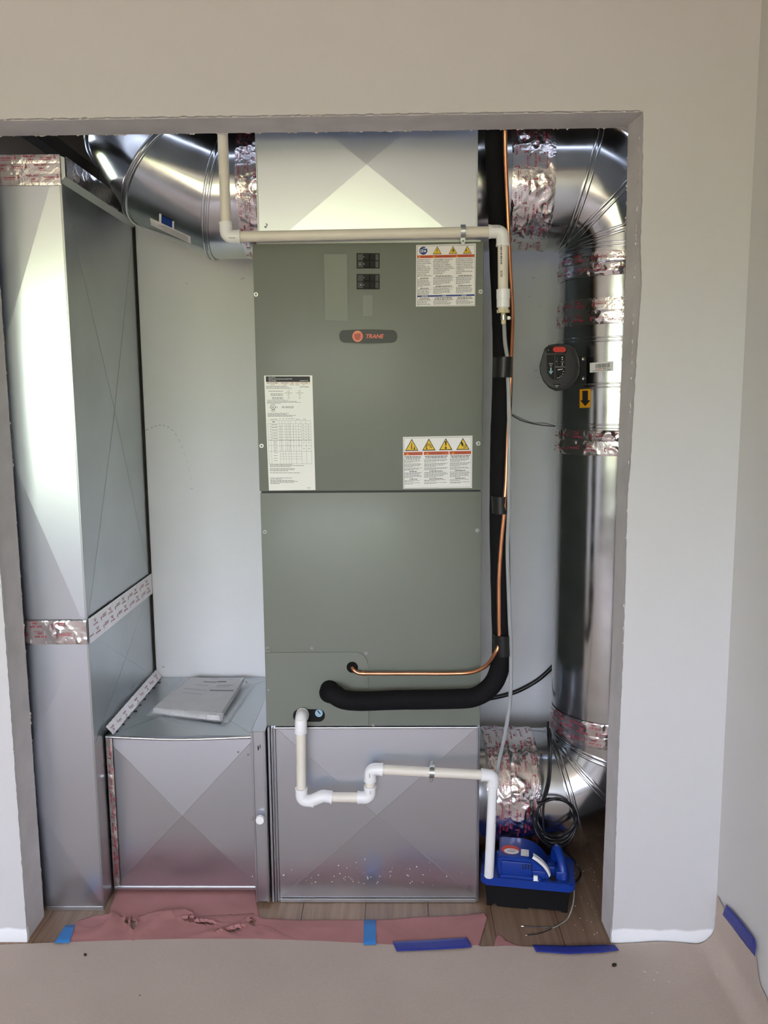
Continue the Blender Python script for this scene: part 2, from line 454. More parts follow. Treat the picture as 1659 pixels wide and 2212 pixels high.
def duct_run(parent, pts, r, m, names, bead=.0042, skip=()):
    R = gored(pts, r)
    for i in range(len(R)-1):
        bm = bmesh.new(); A = [bm.verts.new(p) for p in R[i]]; B = [bm.verts.new(p) for p in R[i+1]]; n = len(A)
        for k in range(n): bm.faces.new((A[k], A[(k+1) % n], B[(k+1) % n], B[k]))
        obj(names[i], bm, m, parent, None, 60)
    for i in range(1, len(R)-1):
        if i in skip: continue
        cen = sum(R[i], Vector())/len(R[i]); bm = bmesh.new(); dd = ((Vector(pts[i+1])-Vector(pts[i])).normalized()+(Vector(pts[i])-Vector(pts[i-1])).normalized()).normalized()
        for off in (-.0065, .0065):
            tube(bm, [p+(p-cen).normalized()*.001+dd*off for p in R[i]], bead, 6, closed=True)
        obj('bead', bm, M['round'], parent, None, 60)
    return R

M['unit'].node_tree.nodes['Principled BSDF'].inputs['Coat Roughness'].default_value = .16

# ================================================================== SETTING
XL, XR, ZT = -.9997, .5682, 2.0919
XW = .834            # right wall of the room
YB = .735            # back of the closet
CEIL = 2.46
def jag(a, amp, seed): return amp*(noise.noise(Vector((a*60, seed, 0)))+.6*noise.noise(Vector((a*200, seed, 3))))

# floor
fl = boxo('floor', -3.6, XW+.1, ROOMY-.1, 1.2, -.06, -.004, M['wood'], kind='structure')
pw = .178; bm0 = bmesh.new(); box(bm0, -pw/2+.0008, pw/2-.0008, -.5, .5, -.004, 0, .0006)
pme = bpy.data.meshes.new('plank'); bm0.to_mesh(pme); bm0.free(); pme.materials.append(M['wood'])
x = -1.63+.02
while x < .95:
    p = bpy.data.objects.new('plank', pme); C.objects.link(p); p.location = (x, .25, 0); p.parent = fl; x += pw

# room shell
boxo('wall_left', -3.6, -3.5, ROOMY-.1, .02, -.004, CEIL, M['wall2'], kind='structure')
boxo('wall_right', XW, XW+.012, ROOMY-.1, -.0005, -.004, CEIL, M['wall2'], kind='structure')
boxo('ceiling', -3.6, XW+.1, ROOMY-.1, .012, CEIL, CEIL+.05, M['ceil'], kind='structure')
bm = bmesh.new()
x0, x1, z0, z1 = DOOR
box(bm, -3.6, x0, ROOMY-.1, ROOMY, -.004, CEIL); box(bm, x1, XW+.1, ROOMY-.1, ROOMY, -.004, CEIL)
box(bm, x0, x1, ROOMY-.1, ROOMY, z1, CEIL); box(bm, x0, x1, ROOMY-.1, ROOMY, -.004, z0)
obj('wall_rear', bm, M['wall2'], kind='structure')
bm = bmesh.new()
for xx in (x0, (x0*2+x1)/3-.03, (x0+2*x1)/3-.03, x1-.06): box(bm, xx, xx+.06, ROOMY-.07, ROOMY-.03, z0, z1)
box(bm, x0, x1, ROOMY-.07, ROOMY-.03, z0, z0+.08); box(bm, x0, x1, ROOMY-.07, ROOMY-.03, z1-.07, z1)
dr = obj('window_1', bm, M['frame'], kind='structure')

# front wall: three coplanar boards round the opening, with hand-cut, uneven edges
def vpx(P): return P
bm = bmesh.new(); T = .0125
def zed(z, s, x): return x+jag(z, .0016, s)
zs = [i*.012 for i in range(int(ZT/.012)+1)]+[ZT]
right_prof = [(1390, 235), (1388, 420), (1384, 520), (1386, 620), (1376, 760), (1368, 900), (1362, 1010), (1356, 1070), (1352, 1250), (1346, 1420), (1338, 1600), (1331, 1800), (1326, 1950), (1320, 2037)]
rp = [at(u, v, y=0) for u, v in right_prof]
def rx(z):
    for a, b in zip(rp, rp[1:]):
        if b.z <= z <= a.z: t = (z-b.z)/(a.z-b.z); return b.x+t*(a.x-b.x)
    return rp[0].x if z > rp[0].z else rp[-1].x
edgeR = [Vector((rx(z)+jag(z, .0018, 1), 0, max(z, -.003))) for z in zs]
edgeL = [Vector((XL+jag(z, .0022, 2), 0, max(z, -.003))) for z in zs]
edgeR[-1].z = edgeL[-1].z = ZT
def strip_board(E, F):
    r = [[bm.verts.new(p+Vector((0, y_, 0))) for p in L_] for L_ in (E, F) for y_ in (0, T)]
    for i in range(len(E)-1):
        for A, B in ((r[0], r[2]), (r[3], r[1]), (r[1], r[0]), (r[2], r[3])): bm.faces.new((A[i], A[i+1], B[i+1], B[i]))
    for i in (0, len(E)-1): bm.faces.new((r[0][i], r[1][i], r[3][i], r[2][i]))
strip_board(edgeR, [Vector((XW+.03, 0, p.z)) for p in edgeR])
strip_board(edgeL, [Vector((-3.55, 0, p.z)) for p in edgeL])
xs = [edgeL[-1].x+(edgeR[-1].x-edgeL[-1].x)*i/170 for i in range(171)]
top = [Vector((a, 0, ZT+.0025+(jag(a, .003, 3) if 0 < i < 170 else -.0025))) for i, a in enumerate(xs)]
top = [Vector((-3.55, 0, ZT))]+top+[Vector((XW+.03, 0, ZT))]
strip_board(top, [Vector((p.x, 0, CEIL)) for p in top])
obj('wall_front', bm, M['wall'], kind='structure')

# reveals: boards lining the opening
DJ = .112
bp2 = [at(u, v, y=DJ-.015) for u, v in ((1357, 272), (1354, 420), (1352, 560), (1347, 700), (1340, 860), (1334, 1000), (1328, 1200), (1322, 1400), (1314, 1560), (1308, 1750), (1302, 1900), (1299, 1992))]
def xr_back(z):
    for a, b in zip(bp2, bp2[1:]):
        if b.z <= z <= a.z: t = (z-b.z)/(a.z-b.z); return b.x+t*(a.x-b.x)
    return bp2[0].x if z > bp2[0].z else bp2[-1].x
def reveal(name, a, b, inward, dep, seed, xf=None):
    """board from a to b (front edge), inward = direction into the solid wall"""
    bm = bmesh.new(); a, b, inward = Vector(a), Vector(b), Vector(inward); n = 150
    F, Bk, Fo, Bo = [], [], [], []
    for i in range(n+1):
        p = a.lerp(b, i/n); j = jag(i/n*(b-a).length, .0022, seed)
        if xf: p = Vector((xf(p.z)+.0008, p.y, p.z)); bx_ = xr_back(p.z)-p.x
        else: bx_ = 0
        F.append(bm.verts.new(p+Vector((0, T*.9, 0)))); Bk.append(bm.verts.new(p+Vector((bx_, dep+j, 0))))
        Fo.append(bm.verts.new(p+Vector((0, T*.9, 0))+inward*.012)); Bo.append(bm.verts.new(p+Vector((bx_, dep+j*.5, 0))+inward*.012))
    for i in range(n):
        for A, B in ((F, Bk), (Bk, Bo), (Bo, Fo), (Fo, F)): bm.faces.new((A[i], A[i+1], B[i+1], B[i]))
    o = obj(name, bm, M['reveal'], kind='structure')
    # torn face paper along both cut edges
    bm = bmesh.new(); rnd = random.Random(seed)
    for i in range(170):
        t = rnd.random(); p = a.lerp(b, t); back = rnd.random() < .5; d = (b-a).normalized()
        q = p+Vector((0, dep if back else .001, 0)); w = rnd.uniform(.002, .007); h_ = rnd.uniform(.001, .0035)
        pts = [q-d*w, q+d*w, q+d*w*rnd.uniform(-.5, .5)-inward*h_+Vector((0, rnd.uniform(-.003, .002), 0))]
        vv = [bm.verts.new(k) for k in pts]; bm.faces.new(vv)
        vv = [bm.verts.new(k+Vector((0, .0005, 0))) for k in (pts[0], pts[2], pts[1])]; bm.faces.new(vv)
    obj('torn_paper', bm, M['torn'], o, 'stuff')
    return o
reveal('trim_1', (XL-.01, 0, ZT+.001), (XR+.012, 0, ZT+.001), (0, 0, 1), DJ+.012, 11)
reveal('trim_2', (XR, 0, ZT), (XR, 0, 0), (1, 0, 0), DJ-.015, 12, rx)
reveal('trim_3', (XL-.002, 0, ZT), (XL-.002, 0, 0), (-1, 0, 0), DJ, 13)

# closet shell
boxo('wall_back', -1.75, .87, YB, YB+.012, -.003, 2.03, M['closet'], kind='structure')
boxo('wall_closet_right', .858, .87, T+.0005, YB-.0005, -.003, CEIL, M['closet'], kind='structure')
boxo('wall_closet_left', -1.75, -1.738, T+.0005, YB-.0005, -.003, CEIL, M['closet'], kind='structure')
a = Art(lambda u, v, l: at(u, v, y=YB-.0003*l)); rnd = random.Random(21)
sc = catmull([Vector(p) for p in ((308, 933, 0), (330, 922, 0), (352, 918, 0), (374, 930, 0), (392, 962, 0), (405, 1000, 0), (415, 1040, 0))], 5)
for p, q in zip(sc[::2], sc[1::2]): a.poly([(p.x, p.y), (q.x, q.y), (q.x, q.y+1), (p.x, p.y+1)], M['inkg'])
for u, v in ((402, 612), (520, 602), (525, 600), (1150, 600), (1142, 640), (1165, 662), (412, 1055), (1155, 800), (1160, 815), (350, 1440)): a.rect(u, v, u+rnd.uniform(2, 6), v+rnd.uniform(.6, 1.3), M['inkg'])
a.build('scuff', bpy.data.objects['wall_back'])
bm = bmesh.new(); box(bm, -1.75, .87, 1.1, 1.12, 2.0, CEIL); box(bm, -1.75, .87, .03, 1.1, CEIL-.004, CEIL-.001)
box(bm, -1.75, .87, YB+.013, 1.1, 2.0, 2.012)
obj('wall_upper_back', bm, M['dark'], kind='structure')  # near-black colour stands in for the unlit void above the wall
# wall joint beside the tall duct: the back board's scuffs are material; a horizontal joist above
boxo('trim_4', -.985, -.945, .125, YB-.004, 2.13, 2.17, M['dark'], kind='structure')

# ================================================================== DUCTWORK
G = M['galv']
# --- tall duct on the left
XD, YD = -.844, .14; XD0 = XD-.44
td = thing('tall_duct', 'tall rectangular galvanised duct at the far left, taped across at knee height', 'duct')
bm = bmesh.new(); box(bm, XD0+.001, XD-.001, YD+.001, YB-.003, .0005, 2.048); obj('duct_body', bm, G, td)
xpanel('front_panel', (XD0, YD, .82), (XD, YD, .82), (XD, YD, 2.05), (XD0, YD, 2.05), .012, G, td, .001)
xpanel('front_panel', (XD0, YD, .012), (XD, YD, .012), (XD, YD, .815), (XD0, YD, .815), .010, G, td, .001)
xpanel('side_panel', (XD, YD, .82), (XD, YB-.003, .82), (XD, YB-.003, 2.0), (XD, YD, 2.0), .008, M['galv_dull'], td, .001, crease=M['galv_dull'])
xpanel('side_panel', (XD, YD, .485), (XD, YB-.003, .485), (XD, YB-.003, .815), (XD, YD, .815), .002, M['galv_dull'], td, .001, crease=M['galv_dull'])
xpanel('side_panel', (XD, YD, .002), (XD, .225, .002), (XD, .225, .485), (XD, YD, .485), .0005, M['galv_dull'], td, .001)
bm = bmesh.new(); box(bm, XD0, XD+.002, YD-.002, YD+.006, .0, .012, .0008); obj('bottom_hem', bm, M['edge'], td)
bm = bmesh.new(); box(bm, XD-.002, XD+.004, YD-.0015, YD+.003, .012, 2.0, .001); obj('corner_seam', bm, M['galv_dull'], td)
boxo('back_corner_bead', XD, XD+.006, YB-.009, YB-.003, .5, 2.0, M['dark'], td)
# angled flange along the top of the side
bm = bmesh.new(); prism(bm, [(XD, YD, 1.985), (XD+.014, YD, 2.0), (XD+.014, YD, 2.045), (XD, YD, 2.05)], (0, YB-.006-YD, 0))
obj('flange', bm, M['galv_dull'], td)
Ny = lambda u, v: Vector((0, -1, 0)); Nx = lambda u, v: Vector((1, 0, 0))
for k, (za, zb) in enumerate(((2.029, 2.052), (2.003, 2.031), (1.978, 2.005))):
    foil_patch('foil_tape', lambda u, v, za=za: Vector((XD0+u, YD-.0025-.0004*k, za+v)), Ny, XD-XD0+.003, zb-za, td, .0008, .004, [.010], 20+k, h=.0065, every=.10, flip=True)
foil_patch('foil_tape', lambda u, v: Vector((XD+.0165, YD+u, 1.998+v)), Nx, YB-.008-YD, .05, td, .0008, .005, None, 25)
foil_patch('foil_tape', lambda u, v: Vector((XD0+u, YD-.0065, .785+v)), Ny, XD-XD0+.003, .066, td, .0026, .0032, [.028, .056], 31, h=.007, every=.12)
foil_patch('foil_tape', lambda u, v: Vector((XD+.0055, YD+u, .783+v)), Nx, YB-.006-YD, .07, td, .0005, .005, [.022, .05], 32, h=.007, every=.12)
base(td, ((XD0+XD)/2, (YD+YB)/2, 0))

# --- return box low at the left
XF0, XF1 = -.4115, -.367
YR, ZR = .225, .485
rb = thing('return_duct_box', 'low rectangular galvanised duct between the tall duct and the filter door', 'duct')
X0 = XD+.0055
boxo('duct_body', X0, XF0-.001, YR+.001, YB-.003, .014, ZR-.001, G, rb)
xpanel('front_panel', (X0, YR, .02), (XF0-.001, YR, .02), (XF0-.001, YR, ZR-.008), (X0, YR, ZR-.008), .013, G, rb, .004, crease=M['galv_dull'])
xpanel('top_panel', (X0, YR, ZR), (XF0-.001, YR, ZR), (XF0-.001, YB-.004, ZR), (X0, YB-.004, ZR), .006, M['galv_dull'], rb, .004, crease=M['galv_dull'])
bm = bmesh.new(); tube(bm, catmull([(X0, YR-.003, ZR-.001), ((X0+XF0)/2, YR-.006, ZR-.008), (XF0-.001, YR-.003, ZR-.002)]), .0045, 8); obj('top_hem', bm, M['edge'], rb, None, 60)
boxo('bottom_hem', X0, XF0-.001, YR-.004, YR+.003, .012, .02, M['edge'], rb, .001)
foil_patch('foil_tape', lambda u, v: Vector((X0+.001+v*.75, YR-.003+u, ZR+.004+(.026-v)*.95)), lambda u, v: Vector((.7, 0, .7)), YB-.008-YR, .026, rb, .0011, .004, [.016], 41, h=.005, every=.11)
foil_patch('foil_tape', lambda u, v: Vector((X0+v, YR-.005, .025+u)), Ny, ZR-.03, .018, rb, .0016, .004, [.012], 42, h=.006, every=.09)
bm = bmesh.new(); rnd = random.Random(4)
for k in range(9):
    yy = YR+.03+k*.052; zz = ZR+.0045
    disc(bm, (X0+.023+rnd.uniform(-.002, .004), yy, zz-.0035), (0, 0, 1), rnd.uniform(.003, .007), .0015, 7)
obj('tape_gap_dab', bm, M['ink'], rb, 'stuff')  # black discs: the dark gaps along the tape, drawn as colour
for u, v in ((515, 1624), (536, 1630), (545, 1768), (546, 1894)):
    bm = bmesh.new(); dome(bm, at(u, v, y=YR-.001), (0, -1, 0), .0035, .003); obj('screw', bm, M['screw'], rb, None, 40)
base(rb, ((X0+XF0)/2, (YR+YB)/2, 0.012))

# --- filter door strip
fd = thing('filter_rack_door', 'narrow upright galvanised filter door with a round knob', 'filter door')
bm = bmesh.new(); box(bm, XF0, XF1-.004, .166, .60, .011, .522, .0015); obj('door_channel', bm, G, fd, None, 40)
bm = bmesh.new(); box(bm, XF0+.001, XF0+.006, .160, .166, .012, .522, .001); obj('door_lip', bm, M['edge'], fd)
bm = bmesh.new(); box(bm, XF1-.010, XF1-.005, .160, .166, .012, .522, .001); obj('door_lip', bm, M['edge'], fd)
bm = bmesh.new(); kc = at(562, 1770, y=.15); disc(bm, (kc.x, .164, kc.z), (0, -1, 0), .005, .012, 16); disc(bm, (kc.x, .152, kc.z), (0, -1, 0), .0125, .009, 24, .0115)
bmesh.ops.bevel(bm, geom=[e_ for e_ in bm.edges if len(e_.link_faces) == 2 and e_.calc_face_angle() > 1], offset=.001, segments=2, affect='EDGES')
obj('knob', bm, M['pvcw'], fd, None, 40)
a = Art(on_y(.1655)); a.poly([(556, 1612), (558, 1610), (560, 1618), (557, 1622)], M['ink']); a.poly([(561, 1608), (562, 1608), (563, 1616), (561, 1616)], M['ink']); a.build('marker_scribble', fd)
base(fd, ((XF0+XF1)/2, .2, .011))

# --- return plenum under the air handler
YU = .178
PX0, PX1, PZ = -.358, .2262, .531
rp_ = thing('return_plenum', 'square galvanised plenum box standing on the floor under the air handler', 'plenum')
boxo('box_body', PX0, PX1, YU+.010, YB-.003, .0005, PZ-.001, G, rp_)
xpanel('front_panel', (PX0+.015, YU+.004, .014), (PX1-.008, YU+.004, .014), (PX1-.008, YU+.004, PZ-.006), (PX0+.015, YU+.004, PZ-.006), .010, G, rp_, .004, crease=M['galv_dull'])
bm = bmesh.new(); tube(bm, [(PX0+.012, YU+.002, PZ-.004), (PX1-.004, YU+.002, PZ-.004)], .0035, 8); obj('top_hem', bm, M['edge'], rp_, None, 60)
for a0, a1, yy in ((PX0-.0085, PX0-.002, YU-.003), (PX0+.001, PX0+.005, YU-.004), (PX0+.008, PX0+.013, YU-.001), (PX1-.008, PX1-.004, YU-.002), (PX1-.002, PX1+.001, YU)):
    boxo('drive_cleat', a0, a1, yy, YU+.012, .003, PZ-.003, M['galv'], rp_, .001)
boxo('bottom_hem', PX0+.014, PX1-.008, YU-.001, YU+.006, .001, .012, M['edge'], rp_, .001)
bm = bmesh.new(); rnd = random.Random(8)
for k in range(70):
    u, v = rnd.gauss(800, 120), rnd.gauss(1893, 16)
    if 600 < u < 1020 and 1850 < v < 1940:
        p = at(u, v, y=YU-.0005); mx_, mz_ = (PX0+PX1)/2, (PZ+.008)/2
        f_ = max(0, 1-max(abs(p.x-mx_)/((PX1-PX0)/2-.012), abs(p.z-mz_)/(PZ/2-.011))); p.y = YU+.0042-.010*f_
        disc(bm, p, (0, -1, 0), rnd.uniform(.0006, .0018), .0008, 5)
obj('paint_speck', bm, M['paper'], rp_, 'stuff')
base(rp_, ((PX0+PX1)/2, .45, 0))

# --- supply plenum on top
SX0, SX1, SY = -.3545, .2095, .195
sp_ = thing('supply_plenum', 'galvanised plenum box on top of the air handler with a cross fold', 'plenum')
boxo('box_body', SX0, SX1, SY+.002, YB-.003, 1.8375, CEIL-.006, G, sp_)
pc = at(793, 357, y=SY); hh = (SX1-SX0)*.5*.79
xpanel('front_panel', (SX0, SY, pc.z-hh), (SX1, SY, pc.z-hh), (SX1, SY, pc.z+hh), (SX0, SY, pc.z+hh), .009, G, sp_, .003, None, 1.8425)
boxo('corner_seam', SX1-.002, SX1+.003, SY-.002, SY+.006, 1.838, CEIL-.01, M['galv_dull'], sp_, .0008)
boxo('corner_seam', SX0-.003, SX0+.001, SY-.002, SY+.006, 1.838, CEIL-.01, M['galv_dull'], sp_, .0008)
boxo('bottom_flange', SX0-.004, SX1+.01, .186, SY+.004, 1.8375, 1.842, M['edge'], sp_)
a = Art(on_y(SY-.002)); a.text('2', 570, 490, 9, M['ink'], 6, rot=.5); a.build('marker_scribble', sp_)
base(sp_, ((SX0+SX1)/2, .46, 1.8375))

# --- left elbow
RD = .178; YC = .455
le = thing('duct_elbow', 'large round gored metal elbow rising from the plenum\'s left side', 'duct')
zc = 2.024
P0 = Vector((SX0-.001, YC, zc)); t1 = at(449, 450, y=YC-RD); 
P1 = Vector((-.497, YC, zc)); P2 = P1+Vector((-.90, .0, .42)).normalized()*.155; P3 = P2+Vector((-.52, .32, .80)).normalized()*.13; P4 = P3+Vector((.0, .50, .86)).normalized()*.16
R = duct_run(le, [P0, P1, P2, P3, P4], RD, M['round'], ['collar', 'gore', 'gore', 'gore'])
foil_band('foil_tape', (SX0-.001, YC, zc), (-1, 0, 0), RD+.001, .072, -1.6, 1.45, le, (0, -1, 0), [.018, .042, .063], 51, amp=.0035, cell=.0042, h=.006, every=.10)
# maker's sticker on the second gore
d2 = (P2-P1).normalized(); uu = Vector((0, -1, 0)); ww = d2.cross(uu)
def ong(u, v, l):   # u along the gore, v round it (radians), from the front
    n_ = uu*math.cos(v)+ww*math.sin(v); return P1+d2*u+n_*(RD+.0008+.0003*l)
sgn = 1 if ww.z < 0 else -1
a = Art(lambda u, v, l: ong(u, sgn*v, l))
def patch(u0, v0, u1, v1, m, l):
    for k in range(6): a.rect(u0, v0+(v1-v0)*k/6, u1, v0+(v1-v0)*(k+1)/6, m, l)
patch(.012, 1.02, .135, 1.22, M['label'], 1)
patch(.065, .86, .105, 1.02, M['blue'], 1); patch(.10, .84, .107, 1.03, M['label'], 2); patch(.062, .86, .067, 1.03, M['label'], 2)
for k in range(5): a.rect(.02, 1.05+k*.03, .095+.008*(k % 3), 1.06+k*.03, M['inkg'], 3)
a.build('sticker', le)
base(le, P0)

# --- bypass duct on the right
by = thing('bypass_duct', 'big round metal duct running top to bottom along the closet\'s right side', 'duct')
TX = .47; TZ1, TZ0 = 1.849, .408; RM = RD+.010; XV = TX+RM
c15 = RM/math.cos(math.radians(15))
up = [Vector((SX1+.001, YC, TZ1+RM))]+[Vector((TX+c15*math.sin(math.radians(g)), YC, TZ1+c15*math.cos(math.radians(g)))) for g in (15, 45, 75)]
lo = [Vector((TX+c15*math.sin(math.radians(g)), YC, TZ0-c15*math.cos(math.radians(g)))) for g in (75, 45, 15)]+[Vector((PX1+.001, YC, TZ0-RM))]
duct_run(by, up+lo, RD, M['round'], ['collar', 'gore', 'gore', 'riser', 'gore', 'gore', 'collar'])
hb = Vector((0, -1, 0)); UPV = (0, 0, 1)
def zpx(v, u=1300): return at(u, v, y=YC-RD).z
def ring_at(z, name='bead', r=RD, off=.0, w=.0028, parent=by):
    bm = bmesh.new()
    for dz in (-.005, .005): tube(bm, [Vector((XV, YC, z+dz))+(r+.0005)*Vector((math.cos(2*PI*k/72), math.sin(2*PI*k/72), 0)) for k in range(72)], w, 6, closed=True)
    return obj(name, bm, M['round'], parent, None, 60)
# damper sleeve
zd1, zd2, zd3 = zpx(731, 1300), zpx(832, 1300), zpx(922, 1300)
bm = bmesh.new(); prof = [(zd3-.03, RD+.0012), (zd1+.03, RD+.0012)]
A = [bm.verts.new((XV+(RD+.0015)*math.cos(2*PI*k/72), YC+(RD+.0015)*math.sin(2*PI*k/72), zd3-.02)) for k in range(72)]
B = [bm.verts.new((v.co.x, v.co.y, zpx(700))) for v in A]
for k in range(72): bm.faces.new((A[k], A[(k+1) % 72], B[(k+1) % 72], B[k]))
obj('damper_sleeve', bm, M['round'], by, None, 60)
for z_ in (zd1, zd2, zd3): ring_at(z_, r=RD+.0015)
ring_at(TZ1-.002)
# tape bands on the riser (angles: 0 faces the room, negative = left)
def zband(v0, v1, seed, rows, amp=.0022):
    z1_, z0_ = zpx(v0), zpx(v1)
    return foil_band('foil_tape', (XV, YC, z0_), UPV, RD+.0016, z1_-z0_, -1.75, 1.0, by, hb, rows, seed, amp=amp, cell=.0042, h=.0075, every=.12, flip=False)
zband(538, 562, 61, [.016], .0022); zband(560, 592, 62, [.022], .003); zband(640, 668, 63, [.02], .0016); zband(667, 698, 64, [.02], .003)
zband(930, 955, 65, [.018], .003); zband(953, 986, 66, [.022], .003)
zband(1568, 1600, 67, [.016, .036], .002); zband(1596, 1622, 68, [.02], .002)
# collars' tape
foil_band('foil_tape', (.312, YC, TZ1+RM), (1, 0, 0), RD+.0012, .052, -2.0, 1.5, by, hb, [.018, .042], 71, amp=.0032, cell=.0042, h=.0075, every=.13)
foil_band('foil_tape', (.358, YC, TZ1+RM), (1, 0, 0), RD+.0016, .070, -2.0, 1.5, by, hb, [.022, .048], 72, amp=.0032, cell=.0042, h=.0075, every=.13)
foil_band('foil_tape', (.262, YC, TZ0-RM), (1, 0, 0), RD+.0012, .075, -2.0, 1.6, by, hb, [.02, .045, .066], 73, amp=.0032, cell=.0042, h=.0075, every=.13)
foil_band('foil_tape', (.332, YC, TZ0-RM), (1, 0, 0), RD+.0016, .088, -2.0, 1.6, by, hb, [.024, .05, .076], 74, amp=.0035, cell=.0042, h=.0075, every=.13)
# cylinder print helper: pixel -> the riser's surface
def oncyl(px, py, off=0.0):
    d = (FW+(px-W/2)/FPX*RT-(py-H/2)/FPX*UP); o = Vector((CAM.x-XV, CAM.y-YC)); r = RD+.0016+off
    aa = d.x**2+d.y**2; bb = 2*(o.x*d.x+o.y*d.y); cc = o.x**2+o.y**2-r*r; dd = max(bb*bb-4*aa*cc, 0)
    t = (-bb-math.sqrt(dd))/(2*aa); return CAM+d*t
def wrap_plate(name, x0, y0, x1, y1, m, parent, th=.0006, n=8, sk=0):
    bm = bmesh.new(); F = []; K = []
    for i in range(n+1):
        t = i/n; u = x0+(x1-x0)*t; s = sk*t
        F.append([bm.verts.new(oncyl(u, y0-s, th)), bm.verts.new(oncyl(u, y1-s, th))]); K.append([bm.verts.new(oncyl(u, y0-s, -.0005)), bm.verts.new(oncyl(u, y1-s, -.0005))])
    for i in range(n):
        bm.faces.new((F[i][0], F[i+1][0], F[i+1][1], F[i][1])); bm.faces.new((F[i][0], K[i][0], K[i+1][0], F[i+1][0])); bm.faces.new((F[i][1], F[i+1][1], K[i+1][1], K[i][1]))
    bm.faces.new((F[0][0], F[0][1], K[0][1], K[0][0])); bm.faces.new((F[n][0], K[n][0], K[n][1], F[n][1]))
    return obj(name, bm, m, parent, None, 30)
o = wrap_plate('arrow_sticker', 1252, 841, 1276, 881, M['amber'], by, sk=1); o['label'] = 'amber sticker with a black down arrow'
a = Art(lambda u, v, l: oncyl(u, v, .0010+.0002*l))
for k in range(4): a.rect(1258+3*k, 844, 1261+3*k, 866, M['ink'])
for k in range(8):
    q0, q1 = 1253.5+2.69*k, 1253.5+2.69*(k+1); yb = lambda u: 877.5-abs(u-1264.2)*1.16
    a.poly([(q0, 864.6), (q1, 864.6), (q1, yb(q1)), (q0, yb(q0))], M['ink'])
a.build('arrow', o)
o = wrap_plate('barcode_sticker', 1274, 784, 1325, 805, M['label'], by, sk=4); o['label'] = 'white barcode sticker'
a = Art(lambda u, v, l: oncyl(u, v-(u-1274)*4/51, .0007+.0002*l)); x = 1286.0; rnd = random.Random(3)
while x < 1317:
    w = rnd.uniform(.4, 1.1); a.rect(x, 787.5, x+w, 796.5, M['ink']); x += w+rnd.uniform(.4, 1.0)
a.rect(1286, 798, 1300, 799.2, M['red']); a.rect(1302, 798, 1309, 799.2, M['ink']); a.rect(1311, 798, 1315, 799, M['ink']); a.words(1280, 1320, 801.5, 1.1, M['ink']); a.build('bars', o)
# pencilled seams on the damper sleeve are geometry rings above; actuator:
cc = oncyl(1262, 798, 0)
ac = bpy.data.objects.new('damper_actuator', None); C.objects.link(ac); ac.parent = by; ac['label'] = 'dark grey round damper motor with a red button'
YA = .262
# mounting plate
bm = bmesh.new(); prism(bm, [at(u, v, y=.300) for u, v in rrect(1236, 769, 1267, 829, 4)], (0, .03, 0)); obj('mounting_plate', bm, M['black'], ac)
for u, v in ((1259.5, 776), (1260, 818)):
    bm = bmesh.new(); dome(bm, at(u, v, y=.3), (0, -1, 0), .0062, .0045, 16); obj('screw', bm, M['screw'], ac, None, 40)
# housing: outline at the back plate, smaller at the face
out = [(1186, 745), (1205, 742), (1229, 744), (1240, 751), (1246, 765), (1250, 775), (1253, 792), (1251, 808), (1243, 825), (1228, 838), (1212, 844), (1200, 845), (1186, 838), (1174, 824), (1167, 806), (1166, 790), (1170, 776), (1172, 768), (1177, 752)]
cx_, cy_ = 1209, 795
def shr(k, dx=0): return [(cx_+dx+(u-cx_)*k, cy_+(v-cy_)*k) for u, v in out]
bm = bmesh.new(); rings = []
for k, yy, dx in ((.98, .305, 2), (1.0, .292, 0), (1.0, .272, 0), (.94, .262, -3), (.86, .258, -5)):
    rings.append([bm.verts.new(at(u, v, y=yy)) for u, v in shr(k, dx)])
n = len(out)
for A, B in zip(rings, rings[1:]):
    for k in range(n): bm.faces.new((A[k], A[(k+1) % n], B[(k+1) % n], B[k]))
bm.faces.new(rings[-1]); bm.faces.new(rings[0][::-1])
obj('housing', bm, M['dgrey'], ac, None, 35)
F0 = .2578
plate_px('face_plate', [(1181, 767), (1221, 766), (1221, 796), (1219, 808), (1212, 817), (1203, 821), (1194, 820), (1187, 814), (1182, 805)], F0, .0012, M['black'], ac)
plate_px('button_recess', rrect(1180, 749, 1224, 763, 4), F0, .0012, M['black'], ac)
plate_px('red_button', rrect(1194, 749.5, 1222, 761, 5.2), F0-.0012, .004, M['red'], ac, .0008)
plate_px('arrow_plate', [(1195, 830), (1211, 829), (1204, 841)], F0, .0008, M['black'], ac)
a = Art(on_y(F0-.0013)); g_ = M['plug']; LW = M['lwhite']
a.rect(1198.6, 768, 1199.3, 820, M['inkg']); a.rect(1199, 792.4, 1221, 793, LW)
a.rect(1188.5, 794, 1191.5, 803, g_); a.poly([(1185, 802), (1195, 801.5), (1190, 809)], g_)
a.text('HOLD', 1186, 787, 2.4, LW, 8); a.text('TO', 1188, 791.5, 2.2, LW, 4)
a.poly([(1205, 798), (1216, 796.5), (1216, 797.5), (1205, 800)], LW); a.rect(1201, 780, 1204, 780.8, LW)
for ang in (5, 25, 45, 62, 80):
    t = math.radians(ang); u, v = 1202+15*math.cos(t), 801+16*math.sin(t); a.rect(u-1.5, v-.5, u+1.5, v+.5, LW)
for v in (773, 777, 785, 789): a.rect(1203.5, v, 1204.2, v+.7, LW)
a.rect(1213, 771, 1216, 773, LW); a.rect(1214, 775, 1215.5, 778, LW); a.rect(1211, 781.5, 1219, 782.1, LW); a.rect(1213.5, 785, 1216, 787, LW); a.rect(1213, 789, 1216, 790, LW)
a.text('i', 1184, 758, 4, LW); a.words(1199, 1207, 832.5, 1, LW); a.words(1201, 1205, 835.5, .9, LW)
a.build('face_print', ac)
base(by, (XV, YC, TZ0-RM-RD))

